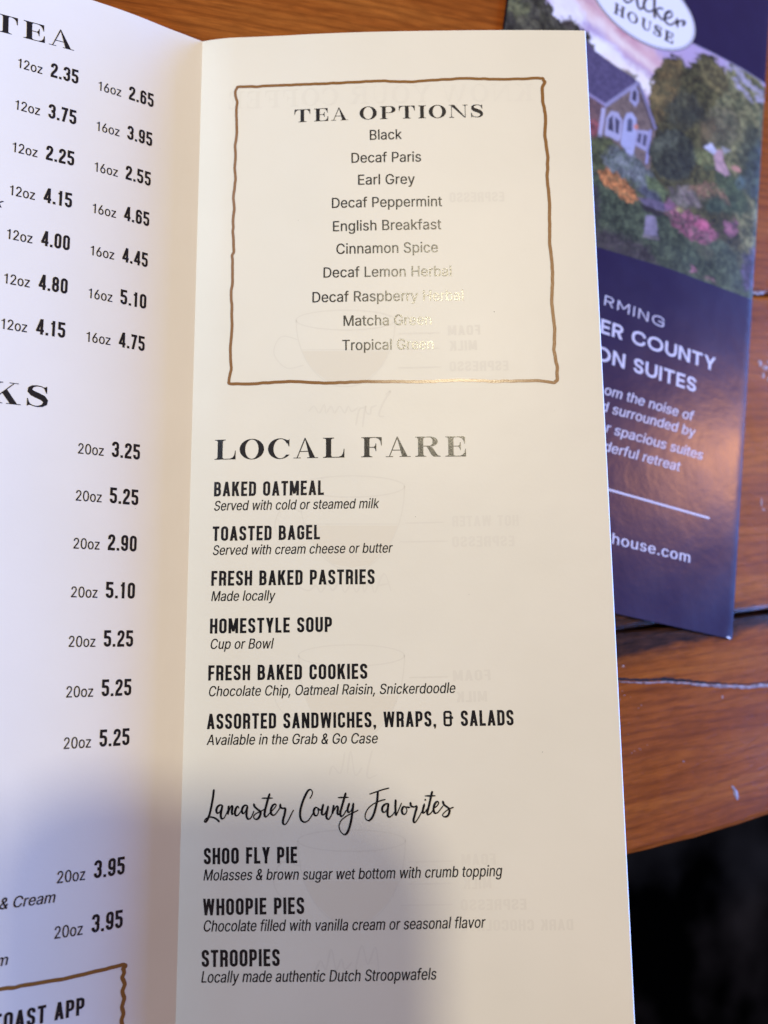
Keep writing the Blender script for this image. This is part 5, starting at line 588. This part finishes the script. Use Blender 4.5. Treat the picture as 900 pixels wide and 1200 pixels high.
# ------------------------------------------------------------------ brochure
brochure = thing('brochure', 'glossy navy folded brochure with a cottage garden picture, lying partly under the menu page', 'brochure')
def srgb(c): c = np.asarray(c, float) / 255; return np.where(c <= .04045, c / 12.92, ((c + .055) / 1.055) ** 2.4)
def brochure_print():
    # the printed face: a fine sheet whose vertices carry the ink colours of the printed picture
    x = np.concatenate([np.arange(0, BW * 1000, .36), [BW * 1000]]); y = np.arange(0, BH * 1000 + .01, .36)
    X, Y = np.meshgrid(x, y)
    def vnoise(px, py, seed):
        xi, yi = np.floor(px).astype(int), np.floor(py).astype(int); fx, fy = px - xi, py - yi
        fx = fx * fx * (3 - 2 * fx); fy = fy * fy * (3 - 2 * fy)
        def hsh(a, b): n = (a * 374761393 + b * 668265263 + seed * 974711) & 0x7fffffff; n = (n ^ (n >> 13)) * 1274126177 & 0x7fffffff; return ((n ^ (n >> 16)) & 0xffff) / 65535.
        return (hsh(xi, yi) * (1 - fx) + hsh(xi + 1, yi) * fx) * (1 - fy) + (hsh(xi, yi + 1) * (1 - fx) + hsh(xi + 1, yi + 1) * fx) * fy
    def fbm(s, seed, ax=1., ay=1.): return sum(vnoise(X / s * ax * 2**k + 50, Y / s * ay * 2**k + 50, seed + k) * w_ for k, w_ in enumerate((.45, .28, .17, .10)))
    wx, wy = fbm(2.2, 11) - .5, fbm(2.2, 37) - .5
    img = np.zeros(X.shape + (3,)); navy = np.array([.013, .010, .048])
    img[:] = navy * (0.9 + .2 * fbm(6, 90))[..., None]
    # picture area, lilac dusk sky first
    base = srgb((196, 165, 190)) * (1 - np.clip((Y - 190) / 50, 0, 1))[..., None] + srgb((182, 160, 200)) * np.clip((Y - 190) / 50, 0, 1)[..., None]
    pic = base.copy()
    def sdf_mask(P, x_, y_, soft):
        P = np.array(P); dmin = np.full(x_.shape, 1e9); inside = np.zeros(x_.shape, bool); n = len(P)
        for i in range(n):
            a, b = P[i], P[(i + 1) % n]; e = b - a; l2 = max(e @ e, 1e-9)
            t = np.clip(((x_ - a[0]) * e[0] + (y_ - a[1]) * e[1]) / l2, 0, 1)
            dmin = np.minimum(dmin, np.hypot(x_ - a[0] - t * e[0], y_ - a[1] - t * e[1]))
            c = (a[1] > y_) != (b[1] > y_)
            if abs(e[1]) > 1e-9: inside ^= c & (x_ < a[0] + (y_ - a[1]) / e[1] * e[0])
        return np.clip(np.where(inside, dmin, -dmin) / soft + .5, 0, 1)
    for k, (pts, ca, cb, ns, warp, soft, op) in enumerate(PAINT):
        P = np.array(pts); m_ = warp + soft + 1.0
        j0, j1 = np.searchsorted(y, P[:, 1].min() - m_), np.searchsorted(y, P[:, 1].max() + m_)
        i0, i1 = np.searchsorted(x, P[:, 0].min() - m_), np.searchsorted(x, P[:, 0].max() + m_)
        if j1 <= j0 or i1 <= i0: continue
        sl = (slice(j0, j1), slice(i0, i1))
        a = sdf_mask(pts, X[sl] + wx[sl] * warp * 2, Y[sl] + wy[sl] * warp * 2, max(soft * 1.6, .35)) * op
        nz = np.clip((sum(vnoise(X[sl] / ns * 2**q + 9 * k, Y[sl] / ns * 2**q, 200 + k + q) * w_ for q, w_ in enumerate((.5, .3, .2))) - .5) * 2.1 + .5, 0, 1)
        c = srgb(ca) * (1 - nz)[..., None] + srgb(cb) * nz[..., None]
        foliage = ca[2] < 135 and warp >= 1.
        if foliage:       # leaf clusters: light tips over dark gaps
            an = .6 + k * 1.37; xr = X[sl] * math.cos(an) + Y[sl] * math.sin(an) + 300; yr = -X[sl] * math.sin(an) + Y[sl] * math.cos(an) + 300
            lf = vnoise(xr / 3.1, yr / 2.3, 400 + k) * .34 + vnoise(xr / 1.3, yr / .85, 500 + k) * .30 + vnoise(yr / .75 + 7, xr / .5, 700 + k) * .24 + vnoise(xr / .4, yr / .4, 800 + k) * .12
            lf = np.clip((lf - .5) * 2.6 + .5, 0, 1)[..., None]
            c = c * (0.55 + 1.05 * lf) + np.array([.020, .017, -.002]) * lf ** 2
            c = np.clip(c, .002, 1)
        pic[sl] = pic[sl] * (1 - a)[..., None] + c * a[..., None]
    fine = fbm(.8, 77)
    lum = pic.mean(2); k_ = np.clip((lum - .12) / .2, 0, 1)
    pic = pic * (0.92 - 0.06 * k_ + (0.30 * (fine - .5)) * (1 - k_))[..., None]
    for _ in range(1):
        q = np.pad(pic, ((1, 1), (1, 1), (0, 0)), mode='edge')
        pic = sum(q[a:a + pic.shape[0], b:b + pic.shape[1]] * w_ for a, b, w_ in ((0, 1, .15), (1, 0, .15), (1, 1, .4), (1, 2, .15), (2, 1, .15)))
    ybot = 131.2 + 5.4 * np.clip(X / 125, 0, 1) ** .55 + .0 * X
    ybot = np.interp(x, [0, 46, 85, 125], [128, 131.9, 135.5, 136.6])[None, :]
    ytop = np.interp(x, [0, 83, 98, 112, 125], [237.0, 238.3, 238.9, 238.8, 237.6])[None, :]
    m_ = np.clip((Y - ybot) / .5 + .5, 0, 1) * np.clip((ytop - Y) / .3 + .5, 0, 1)
    pic = pic * .84 + pic.mean(2, keepdims=True) * .16 + .004
    img = img * (1 - m_)[..., None] + pic * m_[..., None]
    ln = np.exp(-((Y - ytop - .25) / .28) ** 2) * .55
    img = img * (1 - ln)[..., None] + np.array([.45, .42, .55]) * ln[..., None]
    ny, nx = X.shape
    idx = np.arange(nx * ny).reshape(ny, nx)
    F = np.stack([idx[:-1, :-1], idx[:-1, 1:], idx[1:, 1:], idx[1:, :-1]], -1).reshape(-1, 4)
    d = np.array([math.cos(BA), math.sin(BA)]); u = np.array([-math.sin(BA), math.cos(BA)])
    xs, ys = X / 1000, Y / 1000; dd = np.clip(.0035 - (BW - xs), 0, None) / .0035
    V = np.stack([BORG.x + d[0] * xs + u[0] * ys, BORG.y + d[1] * xs + u[1] * ys, BZ - .00012 * dd ** 2], -1).reshape(-1, 3)
    me = bpy.data.meshes.new('front_cover'); me.from_pydata(V.tolist(), [], F.tolist())
    at = me.color_attributes.new('ink', 'FLOAT_COLOR', 'POINT')
    at.data.foreach_set('color', np.concatenate([img.reshape(-1, 3), np.ones((nx * ny, 1))], 1).ravel().astype(np.float32))
    me.polygons.foreach_set('use_smooth', [True] * len(me.polygons)); me.update()
    m = mat('glossy_print', (.02, .02, .06), .30, .55); N, L, B = nodes(m)
    at_ = N.new('ShaderNodeAttribute'); at_.attribute_name = 'ink'; L.new(at_.outputs['Color'], B.inputs['Base Color'])
    tc = N.new('ShaderNodeTexCoord'); n = N.new('ShaderNodeTexNoise'); n.inputs['Scale'].default_value = 260; n.inputs['Detail'].default_value = 5
    n2 = N.new('ShaderNodeTexNoise'); n2.inputs['Scale'].default_value = 60; n2.inputs['Detail'].default_value = 4
    L.new(tc.outputs['Object'], n.inputs['Vector']); L.new(tc.outputs['Object'], n2.inputs['Vector'])
    bp = N.new('ShaderNodeBump'); bp.inputs['Strength'].default_value = .12; bp.inputs['Distance'].default_value = .0003
    bp2 = N.new('ShaderNodeBump'); bp2.inputs['Strength'].default_value = .10; bp2.inputs['Distance'].default_value = .0012
    L.new(n.outputs['Fac'], bp.inputs['Height']); L.new(n2.outputs['Fac'], bp2.inputs['Height'])
    L.new(bp.outputs['Normal'], bp2.inputs['Normal']); L.new(bp2.outputs['Normal'], B.inputs['Normal'])
    mr = N.new('ShaderNodeMapRange'); mr.inputs['To Min'].default_value = .20; mr.inputs['To Max'].default_value = .30
    L.new(n2.outputs['Fac'], mr.inputs['Value']); L.new(mr.outputs[0], B.inputs['Roughness'])
    me.materials.append(m)
    o = bpy.data.objects.new('front_cover', me); COL.objects.link(o); o.parent = brochure
    return o
cover = brochure_print()
M_NAVY_EDGE = mat('navy_card_edge', (.005, .005, .012), .8, .1)
def leaf(z0, z1, ins, m, dx=0.0, rot=0.0):
    V = []; n = 24
    xs = [ins + dx + (BW - ins * 2) * i / n for i in range(n + 1)]
    for y in (ins, BH - ins):
        for zz in (z0, z1):
            for x in xs:
                xx, yy = x + rot * (y - BH / 2), y - rot * (x - BW / 2)
                p = brochure_point(xx, yy); V.append((p[0], p[1], BZ + zz + max(-.0009, sheet_z(xx) * .9 if zz > -.0006 else sheet_z(xx) * .3)))
    k = n + 1; F = []
    for i in range(n):
        F += [(i + k, i + 1 + k, i + 1 + 3 * k, i + 3 * k), (i, i + 2 * k, i + 1 + 2 * k, i + 1), (i, i + 1, i + 1 + k, i + k), (i + 2 * k, i + 3 * k, i + 1 + 3 * k, i + 1 + 2 * k)]
    F += [(0, k, 3 * k, 2 * k), (n, n + 2 * k, n + 3 * k, n + k)]
    return obj('leaf', V, F, m, brochure)
leaf(-.00030, -.00003, 0.0, M_NAVY_EDGE)
leaf(-.00070, -.00042, 0.0004, M_NAVY_EDGE, dx=-.0008, rot=-.002)
leaf(-.00110, -.00082, 0.0002, M_NAVY_EDGE, dx=-.0004, rot=.0015)
# oval badge
def disk(name, cx_, cy_, rx, ry, off, m, ri=None, parent=None):
    n = 96; V = []; F = []
    if ri is None:
        V = [mapped('B', cx_, cy_, off)] + [mapped('B', x, y, off) for x, y in ell(cx_, cy_, rx, ry, n)]
        F = [(0, i + 1, (i + 1) % n + 1) for i in range(n)]
    else:
        V = [mapped('B', x, y, off) for x, y in ell(cx_, cy_, rx, ry, n)] + [mapped('B', x, y, off) for x, y in ell(cx_, cy_, rx - ri, ry - ri, n)]
        F = [(i, (i + 1) % n, (i + 1) % n + n, i + n) for i in range(n)]
    return obj(name, V, F, m, parent)
EX, EY = 59.5, 244.2
badge = disk('badge', EX, EY, 26.6, 17.5, .00004, M_LOGO_WHITE, parent=cover)
disk('badge_ring', EX, EY, 26.7, 17.6, .00007, M_LOGO_GREY, .42, cover)
disk('badge_ring', EX, EY, 25.9, 16.8, .00007, mat('badge_pale_grey', (.35, .35, .40), .4), .5, cover)
def brush(name, strokes, pg, wmin, wmax, off, m, parent, smooth=True):
    V = []; F = []
    for q, pl in enumerate(strokes):
        P = [Vector(p) for p in pl]
        if len(P) == 2: C_ = [P[0].lerp(P[1], k / 4) for k in range(5)]
        else:
            C_ = []
            for i in range(len(P) - 1):
                p0, p1, p2, p3 = P[max(i - 1, 0)], P[i], P[i + 1], P[min(i + 2, len(P) - 1)]
                for k in range(5):
                    t = k / 5; C_.append(.5 * ((2 * p1) + (p2 - p0) * t + (2 * p0 - 5 * p1 + 4 * p2 - p3) * t * t + (3 * p1 - p0 - 3 * p2 + p3) * t**3))
            C_.append(P[-1])
        ws = []
        sgn = -1 if pg == 'B' else 1
        for i in range(len(C_)):
            d = C_[min(i + 1, len(C_) - 1)] - C_[max(i - 1, 0)]
            dn = (d.y * sgn / d.length) if d.length > 1e-6 else .5
            ws.append(wmin + (wmax - wmin) * min(1, max(0, .35 + .75 * dn)))
        ws = [sum(ws[max(0, i - 2):i + 3]) / len(ws[max(0, i - 2):i + 3]) for i in range(len(ws))]
        ws[0] *= .7; ws[-1] *= .6
        o_ = off + q * .0000015
        n = len(C_); b = len(V)
        for i in range(n):
            d = (C_[min(i + 1, n - 1)] - C_[max(i - 1, 0)]); d = d.normalized() if d.length > 1e-6 else Vector((1, 0)); nn = Vector((-d.y, d.x)) * ws[i] / 2
            V += [mapped(pg, *(C_[i] + nn), o_), mapped(pg, *(C_[i] - nn), o_)]
        F += [(b + 2 * i, b + 2 * i + 2, b + 2 * i + 3, b + 2 * i + 1) for i in range(n - 1)]
        for i, di in ((0, -1), (n - 1, 1)):       # round ends
            c0 = len(V); r = ws[i] / 2; V.append(mapped(pg, *C_[i], o_ + 4e-7))
            for a in range(10): V.append(mapped(pg, C_[i].x + r * math.cos(a * .62832), C_[i].y + r * math.sin(a * .62832), o_ + 4e-7))
            F += [(c0, c0 + 1 + a, c0 + 1 + (a + 1) % 10) for a in range(10)]
    return obj(name, V, F, m, parent)
M_LOGO_INK = mat('badge_ink', (.035, .032, .035), .35, .5)
brush('script_lettering', DATA['logo'], 'B', .8, 1.35, .00008, M_LOGO_INK, cover)
slabv = [(14.4, 42.2), (110.5, 42.2), (110.5, 43.0), (14.4, 43.0)]
obj('rule', [mapped('B', x, y, .00005) for x, y in slabv], [(0, 1, 2, 3)], M_WHITE, cover)
# tiny dirt specks on the page are added below; scuffed corner
for k in range(7):
    x0_, y0_ = rng.uniform(121.5, 124.6), rng.uniform(.1, .9); r = rng.uniform(.12, .4)
    obj('scuff', [mapped('B', x0_ + r * 1.6 * math.cos(a) , y0_ + .6 * r * math.sin(a), .00006 + k * 2e-6) for a in np.arange(0, 6.28, .9)], [tuple(range(7))], M_LOGO_WHITE, cover)

# ------------------------------------------------------------------ print every line
MATS = {'ink': M_INK, 'white': M_WHITE, 'ghost': M_GHOST}
for pg, font, text, ax, ay, bx, by, cap, mk in DATA['texts']:
    V, F, lo, hi = layout(font, text)
    parent = cover if pg == 'B' else PAGE[pg]
    off = .00006 if mk != 'ghost' else .00002
    if mk == 'ghost':
        name = 'show_through_line'
    else: name = NAMES[font]
    if text == 'HOUSE': off = .00009; mt = M_LOGO_INK
    else: mt = MATS[mk]
    if text.startswith('KNOW'): mt = M_GHOST_FAINT
    obj(name, place(pg, (ax, ay), (bx, by), cap, V, lo, hi, off, font), F, mt, parent)
brush('script_heading', DATA['strokes'], 'R', .30, .60, .00007, M_INK, pR)
# hand drawn frames
def wobble(pts, amp, seed):
    r = np.random.default_rng(seed); out = []
    P = [Vector(p) for p in pts]
    for i in range(len(P) - 1):
        n = max(2, int((P[i + 1] - P[i]).length / 1.4))
        for k in range(n): out.append(tuple(P[i].lerp(P[i + 1], k / n) + (Vector((r.normal(0, amp), r.normal(0, amp))) if k else Vector((0, 0)))))
    out.append(tuple(P[-1])); return out
for key, pg in (('frame', 'R'), ('frame2', 'L')):
    brush('frame_line', [wobble(DATA[key], .05, 3)], pg, .84, 1.0, .00006, M_BROWN, PAGE[pg])
M_DIRT = mat('dirt_speck', (.12, .10, .08), .8, .2)
for (x, y, r) in ((87.6, 90.5, .16), (64.0, 150.2, .10), (97.0, 214.0, .12), (78.4, 172.0, .09), (30.6, 61.0, .09), (104.0, 120.0, .08)):
    obj('dirt_speck', [mapped('R', x + r * math.cos(a), y + r * .7 * math.sin(a), .00003) for a in np.arange(0, 6.28, .9)], [tuple(range(7))], M_DIRT, pR)
for (x, y, r) in ((15.5, 148.0, .10), (24.2, 171.0, .07), (12.0, 40.0, .06)):
    obj('dirt_speck', [mapped('L', x + r * math.cos(a), y + r * .7 * math.sin(a), .00003) for a in np.arange(0, 6.28, .9)], [tuple(range(7))], M_DIRT, pL)
# the reverse side's cup drawings showing faintly through the card
for q, (lines, fill) in enumerate(DATA['cups']):
    fx = [p[0] for p in fill]; cols = [min(fx)] + [float(k) for k in range(math.ceil(min(fx)), math.floor(max(fx)) + 1)] + [max(fx)]; V = []
    for x in cols:
        xx = min(max(x, min(fx) + .01), max(fx) - .01); ys = []
        for i in range(len(fill)):
            a, b = fill[i], fill[(i + 1) % len(fill)]
            if (a[0] > xx) != (b[0] > xx): ys.append(a[1] + (xx - a[0]) / (b[0] - a[0]) * (b[1] - a[1]))
        V += [mapped('R', x, min(ys), .000012), mapped('R', x, max(ys), .000012)]
    obj('show_through_fill', V, [(2 * i, 2 * i + 2, 2 * i + 3, 2 * i + 1) for i in range(len(cols) - 1)], M_GHOST_FILL, pR)
    for g_ in lines: brush('show_through_stroke', [g_], 'R', .30, .34, .000018, M_GHOST, pR)
for g_ in DATA['glines']: brush('show_through_stroke', [g_], 'R', .36, .52, .000018, M_GHOST, pR)

# ------------------------------------------------------------------ the phone that takes the picture, just behind the lens; the added folio widens its shadow
phone = thing('smartphone', 'black smartphone held above the menu, behind the viewpoint, with an added folio that widens its shadow', 'phone')
phone.matrix_world = cam.matrix_world.copy()
M_BLACK = mat('phone_black', (.02, .02, .022), .4); M_LEATHER = mat('shadow_folio_leather', (.05, .03, .025), .7)
def box(name, x0, x1, y0, y1, z0, z1, m, r=0.009):
    c = []
    for (cx_, cy_, a0) in ((x1 - r, y1 - r, 0), (x0 + r, y1 - r, 90), (x0 + r, y0 + r, 180), (x1 - r, y0 + r, 270)):
        for k in range(7): a = math.radians(a0 + k * 15); c.append((cx_ + r * math.cos(a), cy_ + r * math.sin(a)))
    n = len(c); V = [(x, y, z0) for x, y in c] + [(x, y, z1) for x, y in c]
    F = [tuple(range(n))[::-1], tuple(range(n, 2 * n))] + [(i, (i + 1) % n, (i + 1) % n + n, i + n) for i in range(n)]
    return obj(name, V, F, m, phone)
box('case', -.066, .033, -.110, .073, .003, .0045, M_LEATHER, .028)  # added backing, corners rounded to shape the phone's shadow on the page
box('shadow_flap', -.150, -.068, -.110, .073, .003, .0050, M_LEATHER)  # added flap, carries the phone's shadow on across the left page
box('body', -.0645, .0315, -.108, .071, .0047, .0120, M_BLACK, .027)
box('screen', -.062, .029, -.105, .068, .0121, .0123, mat('screen_glass', (.01, .01, .01), .08), .026)
